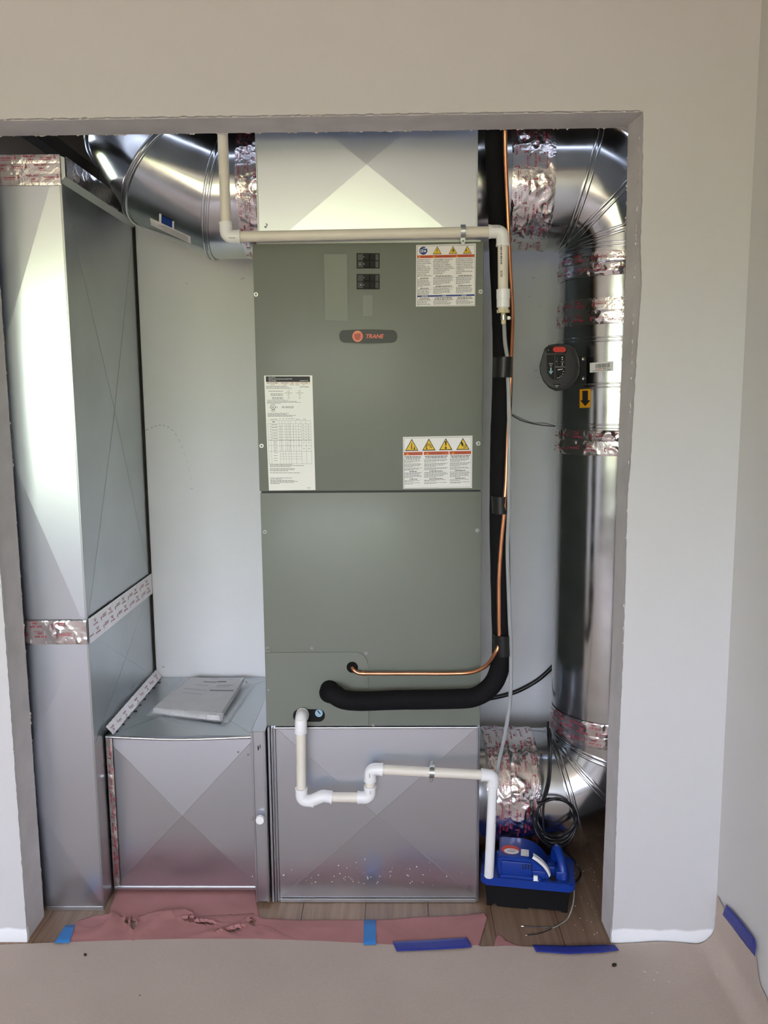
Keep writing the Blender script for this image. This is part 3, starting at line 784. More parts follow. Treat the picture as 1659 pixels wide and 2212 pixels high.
# ================================================================== AIR HANDLER
UX0, UX1, UZ0, UZM, UZ1 = -.3694, .2276, .5325, 1.1915, 1.8365
ah = thing('air_handler', 'tall grey-green air handler cabinet in the middle of the closet', 'air handler')
boxo('cabinet', UX0+.002, UX1-.002, YU+.008, YB-.003, UZ0, UZ1-.001, M['unit'], ah, .002)
boxo('upper_panel', UX0, UX1, YU, YU+.009, UZM+.0022, UZ1, M['unit'], ah, .0022, 2)
boxo('lower_panel', UX0+.0015, UX1, YU, YU+.009, UZ0+.001, UZM-.0022, M['unit'], ah, .0022, 2)
boxo('gap_shade', UX0+.006, UX1-.006, YU+.004, YU+.0085, UZM-.0026, UZM+.0026, M['ink'], ah)  # black strip set behind the panel gap, painting its shade
# pipe access panel with one rounded corner
pts = [(573, 1409)]+[(768, 1408)]+[(768+27*math.sin(t), 1436-28*math.cos(t)) for t in [PI/2*k/8 for k in range(1, 9)]]+[(797, 1567.5), (576, 1567.5)]
plate_px('access_panel', pts, YU-.0001, .0030, M['unit'], ah, .0013)
plate_px('panel_tab', rpx(572, 1404, 584, 1409), YU-.0032, .0010, M['plate'], ah)
for u, v in ((553, 636), (1038, 630), (565, 963), (1033, 958), (572, 1149), (1031, 1146), (578, 1400), (674, 1400), (791, 1411), (580, 1490), (806, 1566)):
    bm = bmesh.new(); p = at(u, v, y=YU-.0001); disc(bm, p, (0, -1, 0), .0052, .001, 16); dome(bm, p+Vector((0, -.001, 0)), (0, -1, 0), .0035, .0028, 10)
    obj('screw', bm, M['screw'], ah, None, 40)
plate_px('knockout_plate', [(700, 549), (749, 549), (752, 693), (703, 692)], YU-.0001, .0007, M['plate'], ah)
plate_px('knockout_plate', rpx(784, 638, 805, 683), YU-.0001, .0007, M['plate'], ah)
a = Art(on_y(YU-.0001))
for u, v in ((553, 636), (1038, 630), (565, 963), (1033, 958), (572, 1149), (1031, 1146), (578, 1400), (674, 1400), (791, 1411)): a.circle(u, v, 5.6, M['inkg'], 1, 16)
for u0, v0, u1, v1 in ((699.3, 548, 700.3, 693), (699.5, 548, 750, 548.7), (749.5, 548, 750.3, 693), (702, 692.4, 752, 693.3), (783.3, 637, 784.2, 684), (783.5, 636.8, 806, 637.6), (805, 637, 805.8, 684), (784, 683, 806, 684)):
    a.rect(u0, v0, u1, v1, M['inkg'], 2)
for u, v in ((724, 548), (701, 645), (751, 645), (727, 693), (795, 637), (795, 684)): a.circle(u, v, 1.4, M['inkg'], 3, 8)
a.build('knockout_outline', ah)
# circuit breakers
for k, v0 in enumerate((547, 592)):
    br = plate_px('circuit_breaker', rpx(770.5, v0, 820, v0+33), YU-.0001, .0012, M['black'], ah)
    Yb = YU-.0013; lm = M['breaker'] if k == 0 else M['dgrey']
    for j in (0, 1):
        y0 = v0+2+j*15.5
        plate_px('breaker_face', rpx(772.5, y0, 784.5, y0+13.5), Yb, .002, M['breaker'] if (k == 0 and j == 0) else M['dgrey'], br, .0004)
        plate_px('breaker_end', rpx(811, y0, 818, y0+13.5), Yb, .002, lm, br, .0004)
        plate_px('toggle', rpx(787, y0+.5, 798, y0+13), Yb, .006, M['black'], br, .0006)
        plate_px('toggle_guard', rpx(800, y0, 808.5, y0+13.5), Yb, .003, M['black'], br, .0005)
        bm = bmesh.new(); disc(bm, at(786, y0+6, y=Yb), (0, -1, 0), .0016, .0015, 8); obj('rivet', bm, M['grey_cable'], br)
    bm = bmesh.new(); dome(bm, at(777.5 if k == 0 else 779, v0+23.5, y=Yb-.002), (0, -1, 0), .0016, .0012, 8); obj('indicator', bm, M['lwhite'], br)
# badge
bp_ = []
for t in [i/14 for i in range(15)]: bp_.append((741+109*t, 713.5-1.8*math.sin(PI*t)))
bp_ += [(855, 717), (858, 724), (857.5, 731), (854, 737), (848, 739.5)]
for t in [i/14 for i in range(15)]: bp_.append((846-103*t, 740+1.8*math.sin(PI*t)))
bp_ += [(737, 737), (733.5, 731), (733, 723), (736, 716)]
bd = plate_px('badge', bp_, YU-.0001, .003, M['badge'], ah, .0006)
em = plate_px('emblem', [(772.5+11.3*math.cos(2*PI*k/28), 726.5+12.2*math.sin(2*PI*k/28)) for k in range(28)], YU-.003, .0012, M['badge_hi'], bd, .0003)
a = Art(on_y(YU-.0043)); a.circle(772.7, 727, 8.6, M['badge_red'], 1); a.poly([(765, 720), (768, 722), (770, 721), (775, 721), (778, 719.5), (779, 723), (777.5, 731), (775, 735), (770, 735), (767.5, 731), (765.8, 725)], M['badge_dark'], 2); a.build('emblem_mark', bd)
a = Art(on_y(YU-.0032)); a.text('TRANE', 790.5, 730.5, 8.6, M['badge_red'], 39, bold=.03, shear=.25); a.build('lettering', bd)
# --- label 1: electric shock warning
def tri(a, u, v, w, h, sym):
    a.poly([(u, v), (u+w/2, v+h), (u-w/2, v+h)], M['ink'], 2); a.poly([(u, v+h*.12), (u+w*.41, v+h*.93), (u-w*.41, v+h*.93)], M['yellow'], 3)
    s = w/20; K = M['ink']
    if sym == 'bolt':
        a.poly([(u+.5*s, v+5*s), (u-2*s, v+10*s), (u-.3*s, v+10*s), (u-1*s, v+14*s), (u+1.2*s, v+9*s), (u-.2*s, v+9*s), (u+1.4*s, v+5*s)], K, 4); a.poly([(u-1.8*s, v+13*s), (u+.4*s, v+13*s), (u-.9*s, v+16.2*s)], K, 4)
    elif sym == 'flame':
        a.poly([(u, v+5*s), (u+2.4*s, v+9*s), (u+3*s, v+12.5*s), (u+1.5*s, v+15.6*s), (u-1.5*s, v+15.6*s), (u-3*s, v+12.5*s), (u-2.2*s, v+10*s), (u-1*s, v+10.5*s), (u-.6*s, v+8*s)], K, 4)
        a.poly([(u, v+10.5*s), (u+1.2*s, v+13*s), (u+.6*s, v+15*s), (u-.8*s, v+15*s), (u-1.2*s, v+13*s)], M['yellow'], 5)
    elif sym == 'arc':
        a.poly([(u-3*s, v+8*s), (u-1*s, v+8*s), (u-2*s, v+12*s), (u-.8*s, v+12*s), (u-3*s, v+16*s), (u-2.8*s, v+13*s), (u-4*s, v+13*s)], K, 4)
        for q in range(4): a.poly([(u+(.5+q*1.1)*s, v+(6+q*2.2)*s), (u+(1.3+q*1.1)*s, v+(6+q*2.2)*s), (u+(.2+q*1.2)*s, v+16*s), (u+(-.5+q*1.2)*s, v+16*s)], M['amber'], 4)
    elif sym == 'bang':
        a.poly([(u-1.5*s, v+4.5*s), (u+1.5*s, v+4.5*s), (u+.5*s, v+12*s), (u-.5*s, v+12*s)], K, 4); a.circle(u, v+14.6*s, 1.6*s, K, 4, 12)
    elif sym == 'burst':
        rnd = random.Random(2); a.poly([(u-4.2*s, v+15.8*s), (u-4.4*s, v+10*s), (u-2.6*s, v+9*s), (u-3.4*s, v+13.5*s), (u-1.5*s, v+15.8*s)], K, 4)
        for q in range(8):
            t = -1.5+q*.2; r0_, r1_ = 3*s, 7.5*s; ox, oy = u-2.6*s, v+14.5*s
            a.poly([(ox+r0_*math.cos(t), oy+r0_*math.sin(t)), (ox+r1_*math.cos(t-.06), oy+r1_*math.sin(t-.06)), (ox+r1_*math.cos(t+.06), oy+r1_*math.sin(t+.06))], K, 4)
    elif sym == 'hand':
        a.poly([(u-3.2*s, v+6.2*s), (u-1.6*s, v+5.4*s), (u+.6*s, v+9*s), (u+.8*s, v+13*s), (u-1*s, v+12.5*s), (u-2.8*s, v+9.5*s)], K, 4)
        for t in (-.7, .1, .9, 1.7): a.poly([(u+2*s, v+12*s), (u+2*s+4*s*math.cos(t-.25), v+12*s+4*s*math.sin(t-.25)), (u+2*s+4*s*math.cos(t+.1), v+12*s+4*s*math.sin(t+.1))], K, 4)
    elif sym == 'spray':
        a.poly([(u-.6*s, v+6*s), (u+.3*s, v+6*s), (u+.6*s, v+15.5*s), (u-1*s, v+15.5*s)], K, 4)
        a.poly([(u+1.5*s, v+15.8*s), (u+3.5*s, v+13.8*s), (u+3*s, v+11.5*s), (u+4.2*s, v+11.5*s), (u+4.6*s, v+14*s), (u+6*s, v+15.8*s)], K, 4)
        for q in (-3, -2, 1.6): a.poly([(u+q*s, v+9*s), (u+(q+.25)*s, v+9*s), (u+(q*.9+.25)*s, v+14*s), (u+q*.9*s, v+14*s)], M['amber'], 4)
def skew(u0, v0, ur, vr, x0, y0, x1, y1):
    """maps label coordinates drawn in an upright frame onto the slightly slanting outline seen in the photograph"""
    pass
K = M['ink']; KG = M['inkg']
lb = plate_px('shock_label', [(899, 529.5), (1028, 526), (1026.5, 661), (898.5, 662.5)], YU-.0001, .0004, M['label'], ah); lb['label'] = 'electric shock warning label'
sl = lambda u, v, l: at(u, v-(u-899)*.022+.4, y=YU-.0005-.00012*l)
a = Art(sl); u0, u1 = 902.5, 1024.5
for q in ((901, 531, 1026, 531.8), (901, 661, 1026, 661.7), (901, 531, 901.8, 661.7), (1025.3, 531, 1026, 661.7)): a.rect(*q, KG, 1)
a.circle(914.5, 541.5, 8.8, M['blue'], 2); a.rect(908, 539, 912.5, 545, LW, 3); a.rect(909, 540, 911.5, 544, M['blue'], 4); a.rect(913.5, 538.5, 914.4, 545, LW, 3); a.circle(918, 542.5, 2.2, LW, 3, 10); a.rect(914, 535.8, 919, 536.8, LW, 3); a.poly([(918.5, 534.3), (921.5, 536.3), (918.5, 538.3)], LW, 3)
tri(a, 944.5, 532.3, 18.5, 17.5, 'bolt'); tri(a, 978.5, 532.3, 18.5, 17.5, 'flame'); tri(a, 1009.5, 532.5, 18.5, 17.5, 'arc')
a.rect(901.5, 551.5, 1025, 557.5, M['orange'], 2)
for t, u in (('WARNING', 909), ('AVERTISSEMENT', 944), ('ADVERTENCIA', 991)): a.text(t, u, 556.4, 3.3, M['badge_dark'], 5*len(t)*.52, 3)
for u in (903, 934, 984): a.poly([(u, 556.7), (u+3, 552.3), (u+6, 556.7)], M['amber'], 3)
cols = ((902.5, 932, ['WARNING RISK OF', 'ELECTRIC SHOCK', 'CAN CAUSE INJURY', 'OR DEATH', 'DISCONNECT ALL', 'REMOTE ELECTRIC', 'POWER SUPPLIES', 'AND DISCHARGE', 'CAPACITORS', 'BEFORE SERVICING']),
        (936, 981, ['AVERTISSEMENT RISQUE DE', 'DÉCHARGE ÉLECTRIQUE', 'POUVANT CAUSER DES', 'BLESSURES OU LA MORT.', 'DÉCONNECTER TOUTES LES', 'ALIMENTATIONS ÉLECTRIQUES', 'ET CONDENSATEURS DE', 'DÉCHARGE AVANT', "L'ENTRETIEN"]),
        (985, 1024, ['ADVERTENCIA EL RIESGO', 'DE DESCARGA ELÉCTRICA', 'PUEDE CAUSAR LESIONES', 'O MUERTE. DESCONECTE', 'TODAS LAS FUENTES DE', 'ALIMENTACIÓN ELÉCTRICA', 'Y DESCARGA', 'CAPACITORES ANTES DE', 'REPARAR']))
rnd = random.Random(5)
for ci, (c0, c1, ls) in enumerate(cols):
    mx_ = max(len(t) for t in ls)
    for i, t in enumerate(ls): a.text(t, c0, 562.3+i*3.85, 2.3, K, (c1-c0)*len(t)/mx_, 2, bold=.015)
    v = 562.3+len(ls)*3.85-.5
    for blk, nl in ((0, 8), (1, 7)):
        a.words(c0+5, c1-5, v, 1.5, K, 1, 2, rnd); v += 3
        for i in range(nl): a.words(c0, c1, v, .95, KG, rnd.uniform(.75, 1) if i < nl-1 else .4, 2, rnd); v += 2.15
        v += 1.6
a.rect(901.5, 638, 1025, 641.5, M['blue'], 2)
for t, u in (('NOTICE', 911), ('AVIS', 955), ('AVISO', 997)): a.text(t, u, 641, 2.5, LW, len(t)*2.1, 3)
for c0, c1, _ in cols:
    a.words(c0+4, c1-5, 643.3, 1.4, K, 1, 2, rnd); a.words(c0+2, c1-3, 646.5, 1.4, K, 1, 2, rnd)
    for i in range(5): a.words(c0, c1, 649.8+i*2, .9, KG, rnd.uniform(.6, 1), 2, rnd)
a.build('print', lb)
# --- label 2: lower right warning
lb = plate_px('moving_parts_label', [(870.5, 944), (1020.5, 941), (1019.5, 1054), (871, 1056)], YU-.0001, .0004, M['label'], ah); lb['label'] = 'four-triangle warning label'
a = Art(lambda u, v, l: at(u, v-(u-870)*.02+.3, y=YU-.0005-.00012*l))
for q in ((872.5, 946, 1018, 946.7), (872.5, 1054, 1018, 1054.6), (872.5, 946, 873.2, 1054.5), (1017.4, 946, 1018, 1054.5)): a.rect(*q, KG, 1)
for u, s_ in ((889.5, 'spray'), (926.5, 'burst'), (963, 'bang'), (1000, 'hand')): tri(a, u, 948, 29, 26, s_)
for c0, c1, t, ls in ((872.5, 913, 'WARNING', 34), (915.5, 969, 'AVERTISSEMENT', 47), (971, 1017.5, 'ADVERTENCIA', 38)):
    a.rect(c0, 976.5, c1, 983.5, M['orange'], 2); a.poly([(c0+5, 982.5), (c0+8, 978), (c0+11, 982.5)], M['amber'], 3)
    a.text(t, c0+11, 982.3, 4.1, M['badge_dark'], ls*.72, 3, bold=.03)
    a.words(c0+2, c1-2, 985.8, 1.5, K, 1, 2, rnd); a.words(c0+4, c1-4, 988.8, 1.4, K, 1, 2, rnd); v = 992
    for nl, gap in ((4, 1), (4, 1), (3, .5), (-1, 0), (6, 1), (-1, .5), (2, 1), (2, 0)):
        if nl < 0: a.words(c0+12, c1-12, v, 1.4, K, 1, 2, rnd); v += 3; continue
        for i in range(nl): a.words(c0+1, c1-1, v, .95, KG, rnd.uniform(.78, 1) if i < nl-1 else .5, 2, rnd); v += 2.12
        v += gap
a.build('print', lb)
# --- label 3: rating plate
lb = plate_px('rating_label', [(570.5, 811.5), (674.5, 811), (681.5, 1058.5), (581, 1059.5)], YU-.0001, .0004, M['label2'], ah); lb['label'] = 'long cream rating label with a table'
def rl(u, v, l): return at(571+(u)*(1.0-.00011*v)+.0405*v, 811.5+v, y=YU-.0005-.00012*l)
a = Art(rl)
a.rect(3, 1.5, 98.5, 13.5, M['ink'], 1)
a.text('Trane U.S. Inc.', 9, 4.6, 2, LW, 15); a.text('Manufacturers of Trane & American Standard HVAC', 9, 8, 2, LW, 51); a.text('Tyler, TX 75707', 9, 12, 2, LW, 16); a.text('Assembled in USA', 76, 11.3, 1.6, LW, 18)
for q in ((3, 14, 98.5, 14.5), (3, 18, 98.5, 18.4), (33.5, 14, 34, 18), (54, 14, 55, 18), (65.5, 14, 66.5, 18), (76, 14, 77, 18), (97, 14, 98, 18)): a.rect(*q, M['amber'], 1)
for u, w in ((5, 25), (36, 16), (57, 6), (68, 6), (79, 14)): a.words(u, u+w, 15.3, 1.4, KG, 1, 2, rnd)
for u, w in ((13, 8), (40, 8), (55, 8), (67, 7), (82, 6)): a.words(u, u+w, 19.4, 1, KG, 1, 2, rnd)
for i in range(3): a.words(3, 48+i*5, 22.5+i*2.2, .9, KG, 1, 2, rnd)
a.words(76, 96, 23.5, 1.4, KG, 1, 2, rnd)
for i, v in enumerate((33, 38.8, 41.8, 46.6, 49.6)): a.words(8+4*(i > 0)+3*(i > 2), 39, v, 1.2, KG, 1, 2, rnd)
for u in (51, 75):
    for v in (33.5, 41.5, 48):
        a.circle(u, v, 2.2, KG, 2, 12); a.circle(u, v, 1.7, M['label2'], 3, 12)
    a.words(u-8, u+8, 37, .8, KG, 1, 2, rnd)
for i in range(4): a.words(4, (50, 68, 77, 34)[i], 52.8+i*2.2, .9, KG, 1, 2, rnd)
a.circle(16, 67.5, 5.6, K, 2); a.circle(16, 67.5, 4.7, M['label2'], 3); a.text('UL', 13.2, 70, 5, K, 5.6, 4); a.text('c', 7.5, 69.5, 2.4, K); a.text('US', 22.5, 69.5, 2.4, K, 3.5); a.text('LISTED', 11.3, 75.5, 2.4, K, 9.6); a.words(12.5, 20, 77, .8, KG, 1, 2, rnd)
a.text('AIR HANDLER', 35, 70.2, 4.6, KG, 26, bold=.01)
for i in range(4): a.words(4, (50, 45, 66, 58)[i], 81+i*2.1, .95, KG, 1, 2, rnd)
T0, T1 = 97, 190
for u in (3, 9, 28, 34.5, 40.5, 47.5, 52.5, 64, 75.5, 86, 97):
    a.rect(u, T0 if u > 20 else T0+5, u+.35, T1, KG, 2)
for i, v in enumerate((97, 103.5, 109.5, 115.5, 121, 127, 133, 139, 151, 163.5, 190)): a.rect(3, v, 97, v+(.4 if i != 7 else .9), KG, 2)
for v in (169, 174.5, 180): a.rect(28, v, 75, v+.35, KG, 2)
for u, w in ((10, 15), (29, 4), (36, 4), (43, 3), (48, 5), (54, 8), (65, 9), (80, 7)):
    a.words(u, u+w, 94 if u > 60 or u < 28 else 92.5, .9, KG, 1, 2, rnd)
a.words(14, 19, 98.8, 2, K, 1, 2, rnd)
for i in range(6): a.words(11, 24, 105.5+i*6, 1, KG, 1, 2, rnd)
for v in (106, 112, 118, 124, 130, 136, 144, 157): a.rect(79, v, 82, v+1, KG); a.rect(90, v, 93.5, v+1, KG)
for v in (142, 145.5, 149, 154, 157.5, 161, 166, 172, 178, 183.5): a.words(14, 22, v, .9, KG, 1, 2, rnd)
for v in [105+1.95*k for k in range(30)]:
    for u in (31, 43.5, 50, 58, 69.5):
        if rnd.random() < .85: a.rect(u, v, u+1.3, v+.9, KG)
v = 191.5
for w, gap in ((50, 0), (76, 0), (47, 2), (55, 0), (54, 0), (40, 2), (66, 9), (48, 0), (26, .6), (53, 0), (60, 0), (52, 0), (20, 0)): a.words(4, 4+w, v, 1, KG, 1, 2, rnd); v += 2.3+gap
a.words(85, 93, 242, 1, KG, 1, 2, rnd)
a.build('print', lb)
# drain opening, grommets
plate_px('drain_opening', rrect(633, 1532, 702, 1559, 13), YU-.0031, .0006, M['black'], ah)
bm = bmesh.new(); c_ = at(689, 1540, y=YU-.0062); disc(bm, c_+Vector((0, .0025, 0)), (0, -1, 0), .0105, .006, 24); obj('drain_plug', bm, M['plug'], ah, None, 40)
a = Art(on_y(YU-.0099)); a.poly([(685, 1536), (687, 1534.5), (693, 1542), (691, 1543)], M['ink']); a.build('plug_slot', ah)
bm = bmesh.new(); disc(bm, at(761, 1441.5, y=YU-.0031), (0, -1, 0), .0158, .004, 28, .0145); obj('grommet', bm, M['rubber'], ah, None, 40)
base(ah, ((UX0+UX1)/2, .45, UZ0))

# ================================================================== PIPES
RP, RF = .0133, .0168
YP = .128
def elbow(parent, a, b, c, r=RF, L=.036, name='elbow'):
    """socket fitting at corner b between directions a and c"""
    a, b, c = Vector(a), Vector(b), Vector(c); p = b+(a-b).normalized()*L; q = b+(c-b).normalized()*L
    pts = fillet([p, b, q], .019, 8); bm = bmesh.new(); tube(bm, pts, r, 20)
    for e_, d_ in ((p, (b-p).normalized()), (q, (b-q).normalized())): tube(bm, [e_-d_*.0003, e_+d_*.005], r+.0009, 20)
    return obj(name, bm, M['pvcw'], parent, None, 50)
def pipe(parent, a, b, m=None, r=RP): return tubeo('pipe', [a, b], r, m or M['pvc'], parent, 20)
def oncurve_print(parent, a, b, r, txt, ang, h, start, m=None, bar=0, face=Vector((0, -1, 0))):
    """lettering running along a pipe from a to b"""
    a, b = Vector(a), Vector(b); d = (b-a).normalized(); s = d.cross(face).normalized(); f = s.cross(d)
    def fn(u, v, l): t = ang+v/r; return a+d*u+(f*math.cos(t)+s*math.sin(t))*(r+.0003)
    art = Art(fn); art.text(txt, start, 0, h, m or M['ink'], None, bold=.02)
    u = .02
    rnd = random.Random(9)
    while u < bar: w = rnd.uniform(.003, .009); art.rect(u, -h*.8, u+w, -h*.1, M['inkg']); u += w+.0015
    return art.build('pipe_print', parent)

# upper condensate line
uc = thing('vent_pipe', 'cream plastic pipe crossing above the air handler and rising at the left', 'pipe')
YQ = .150
A0 = at(476, 285, y=YQ); A0.z = 2.11; A1 = at(489, 512, y=YQ); A2 = at(1086, 500, y=YQ); A3 = at(1087, 668, y=YQ)
A0.x = A1.x-.0015
pipe(uc, A0+Vector((0, 0, .2)), A1); pipe(uc, A1, A2); pipe(uc, A2, A3)
elbow(uc, A0, A1, A2); elbow(uc, A1, A2, A3)
cp_ = at(1087, 648, y=YQ); tubeo('coupling', [at(1087, 625, y=YQ), at(1087, 645, y=YQ), at(1087, 645.5, y=YQ), at(1087, 664, y=YQ)], [.0175, .0175, .0168, .0168], M['pvcw'], uc, 24)
tubeo('reducer', [at(1087, 663, y=YQ), at(1087, 668.5, y=YQ), at(1087, 669, y=YQ), at(1087, 676, y=YQ)], [.0135, .0135, .0165, .0165], M['brass'], uc, 8, 20)
tubeo('hose_barb', [at(1087, 675, y=YQ), at(1088, 700, y=YQ)], .0062, M['brass'], uc)
hc = tubeo('hose_clamp', [at(1087.5, 681, y=YQ), at(1087.8, 691, y=YQ)], .0082, M['screw'], uc, 16)
bm = bmesh.new(); c_ = at(1099, 687, y=YQ); box(bm, c_.x-.005, c_.x+.004, YQ-.004, YQ+.004, c_.z-.005, c_.z+.005, .001); disc(bm, (c_.x+.004, YQ, c_.z), (1, 0, 0), .0038, .002, 8); obj('clamp_screw', bm, M['screw'], hc, None, 40)
oncurve_print(uc, A2, A3, RP, '0103', .62, .0055, .098, bar=.08)
a = Art(lambda u, v, l: at(u, v, y=YQ-RF-.0008)); a.words(1064, 1082, 490, 1.2, M['inkg']); a.words(494, 508, 513, 1.2, M['inkg']); a.build('fitting_mark', uc)
# strap
def strap(parent, c, r, axis, ears):
    bm = bmesh.new(); c = Vector(c); axis = Vector(axis).normalized(); u = Vector((0, -1, 0)); v = axis.cross(u)
    n = 20; prev = None; w = .0065
    for k in range(n+1):
        t = -PI/2+PI*k/n; q = c+(u*math.cos(t)+v*math.sin(t))*(r+.0006); q2 = c+(u*math.cos(t)+v*math.sin(t))*(r+.002)
        cur = [bm.verts.new(q-axis*w), bm.verts.new(q+axis*w), bm.verts.new(q2+axis*w), bm.verts.new(q2-axis*w)]
        if prev:
            for j in range(4): bm.faces.new((prev[j], prev[(j+1) % 4], cur[(j+1) % 4], cur[j]))
        prev = cur
    for s in (1, -1):
        for e_ in ears:
            if e_ != s: continue
            q = c+v*s*(r+.001); pts = [q-axis*w, q+axis*w, q+axis*w*.8+v*s*.012, q+v*s*.017, q-axis*w*.8+v*s*.012]
            prism(bm, [p-u*.001 for p in pts], u*-.0015 if False else Vector((0, .002, 0)))
    o = obj('pipe_strap', bm, M['galv_dull'], parent, None, 40)
    for s in ears:
        bm = bmesh.new(); dome(bm, c+v*s*(r+.010), (0, -1, 0), .0032, .0022, 10); obj('screw', bm, M['screw'], o, None, 40)
    return o
strap(uc, at(1000, 499.5, y=YQ), RP+.001, A2-A1, (1,))
base(uc, A1)

# lower drain line
ld = thing('drain_pipe', 'white and cream plastic drain pipe with a trap, running to the blue pump', 'pipe')
B0 = at(654, 1541, y=YU-.003); B1 = Vector((B0.x-.003, YP-.002, B0.z-.004)); B1 = at(650, 1552, y=YP)
tubeo('threaded_adapter', [B0+Vector((0, -.0035, 0)), B0+Vector((0, -.018, -.001))], .0185, M['pvcw'], ld, 10, 20)
tubeo('adapter_ring', [B0+Vector((0, -.018, -.002)), B0+Vector((0, -.022, -.002))], .0178, M['pvcw'], ld, 24)
B2 = at(651, 1729, y=YP)
elbow(ld, B0, B1, B2, RF, .040)
pipe(ld, B1, B2)
B2b = at(700, 1716, y=YP-.002); B2c = at(716, 1722, y=YP); B3 = at(799, 1723, y=YP); B4 = at(800, 1661, y=YP); B5 = at(1066, 1675, y=YP); B6 = at(1056, 1897, y=YP+.03); B6.z = .0955
B2m = at(688, 1731, y=YP-.004)
elbow(ld, B1, B2, B2m)
bm = bmesh.new(); tube(bm, catmull([at(672, 1730, y=YP-.003), at(684, 1725, y=YP-.004), at(696, 1720, y=YP-.003), at(706, 1720.5, y=YP-.001), at(717, 1722, y=YP)], 5), RF, 20); tube(bm, [at(713, 1722, y=YP), at(717.5, 1722, y=YP)], RF+.0009, 20)
obj('street_elbow', bm, M['pvcw'], ld, None, 50)
pipe(ld, at(714, 1722, y=YP), B3); elbow(ld, B2c, B3, B4, RF, .034); elbow(ld, B3, B4, B5, RF, .034)
pipe(ld, B3, B4); pipe(ld, B4, B5); elbow(ld, B4, B5, B6, RF, .034); pipe(ld, B5, B6, M['pvcw'])
strap(ld, at(932.5, 1668, y=YP), RP, B5-B4, (1, -1))
a = Art(lambda u, v, l: at(u, v+(u-800)*.053, y=YP-RF-.0008))
for u, v in ((797, 1676), (799, 1712)): a.rect(u, v-5, u+.7, v+5, M['inkg']); a.rect(u+2, v-4, u+2.6, v+4, M['inkg'])
a.build('fitting_mark', ld)
oncurve_print(ld, B5, B6, RP, '0103  3/4', -.75, .0045, .12, bar=.1)
base(ld, B6)

# insulated suction line
sl_ = thing('suction_line', 'thick black foam-insulated pipe down the right side, bending into the cabinet', 'pipe')
YS = .118; RS = .0262
PE = at(712, 1489, y=YU-.0055)
P = [at(1068, 285, y=.17)+Vector((0, 0, .12)), at(1069, 300, y=.175), at(1075, 440, y=.205), at(1079, 560, y=.208), at(1084, 680, y=.197), at(1086, 800, y=.14), at(1081, 950, y=YS+.01), at(1079, 1100, y=YS), at(1081, 1250, y=YS), at(1084, 1380, y=YS), at(1082, 1430, y=YS), at(1066, 1475, y=YS), at(1030, 1504, y=YS), at(980, 1510, y=YS), at(860, 1512, y=YS), at(780, 1514.5, y=YS), at(742, 1511, y=YS+.001), at(722, 1500, y=YS+.008), PE+Vector((.001, -.030, 0)), PE+Vector((0, -.016, 0)), PE]
pp = catmull(P, 6); tubeo('insulation', pp, [RS+.0008*noise.noise(p*40) for p in pp], M['rubber'], sl_, 24)
for k, (v0, v1, u0_, u1_, c_) in enumerate(((772, 816, 1066, 1107, .138), (1070, 1107, 1060, 1098, .114), (1366, 1410, 1064, 1103, .112))):
    bm = bmesh.new(); n = 28; R = []
    zc_ = at(1080, (v0+v1)/2, y=c_).z; c_ = min(pp, key=lambda p: abs(p.z-zc_)+(9 if p.x < .2 else 0)).y-.004
    a0 = at((u0_+u1_)/2, v0, y=c_); a1 = at((u0_+u1_)/2+(-2 if k == 0 else 1), v1, y=c_); hw = (at(u1_, v0, y=c_)-at(u0_, v0, y=c_)).x/2
    for j in range(7):
        c0 = a0.lerp(a1, j/6); R.append([])
        for i in range(n):
            t = 2*PI*i/n; w = .0008*noise.noise(Vector((i*.9, j*2.2, k*7)))
            R[-1].append(bm.verts.new(c0+Vector(((hw+w)*math.cos(t), (RS+(.018, .012, .014)[k]+w)*math.copysign(abs(math.sin(t))**.8, math.sin(t)), 0))))
    for A, B in zip(R, R[1:]):
        for i in range(n): bm.faces.new((A[i], A[(i+1) % n], B[(i+1) % n], B[i]))
    obj('tape_wrap', bm, M['vinyl'], sl_, None, 60)
base(sl_, P[-1])

# copper liquid line
cl = tubeo('copper_tube', catmull([at(1091, 288, y=.128)+Vector((0, 0, .12)), at(1091, 300, y=.14), at(1096, 440, y=.175), at(1101, 560, y=.187), at(1107, 680, y=.172), at(1104, 775, y=.122), at(1103, 815, y=.12), at(1098, 900, y=.112), at(1093, 1040, y=.090), at(1089.5, 1085, y=.084), at(1089, 1110, y=.084), at(1083, 1170, y=.085), at(1078, 1250, y=.085), at(1078, 1340, y=.085), at(1078, 1390, y=.085), at(1069, 1412, y=.0855), at(1052, 1436, y=.11), at(1024, 1451, y=.125), at(980, 1455, y=.138), at(880, 1455, y=.148), at(800, 1455, y=.155), at(775, 1454, y=.158), at(765, 1448, y=.160), at(761, 1442, y=YU-.0115)], 6), .0053, M['copper'])
tag(cl, 'thin bare copper tube beside the black pipe, bending left into a round grommet', 'pipe')
tubeo('brazed_coupling', [at(782, 1454.5, y=.156), at(790, 1455, y=.155)], .0068, M['copper'], cl)
# clear hose
ch = tubeo('clear_hose', catmull([at(1088, 684, y=YQ), at(1089, 700, y=YQ), at(1091, 740, y=.125), at(1096, 775, y=.108), at(1097, 812, y=.106), at(1099, 860, y=.102), at(1100, 950, y=.089), at(1099.5, 1050, y=.082), at(1099.5, 1100, y=.082), at(1096, 1180, y=.088), at(1098, 1260, y=.09), at(1101, 1340, y=.088), at(1103, 1385, y=.0855), at(1103.5, 1450, y=.09), at(1101, 1520, y=.10), at(1090, 1590, y=.12), at(1078, 1645, y=.15), at(1071, 1690, y=.17), at(1066, 1770, y=.18), at(1062, 1840, y=.185), at(1061, 1878, y=.185)], 6), .0052, M['clear'])
tag(ch, 'clear vinyl hose hanging from the white coupling down to the pump', 'hose')

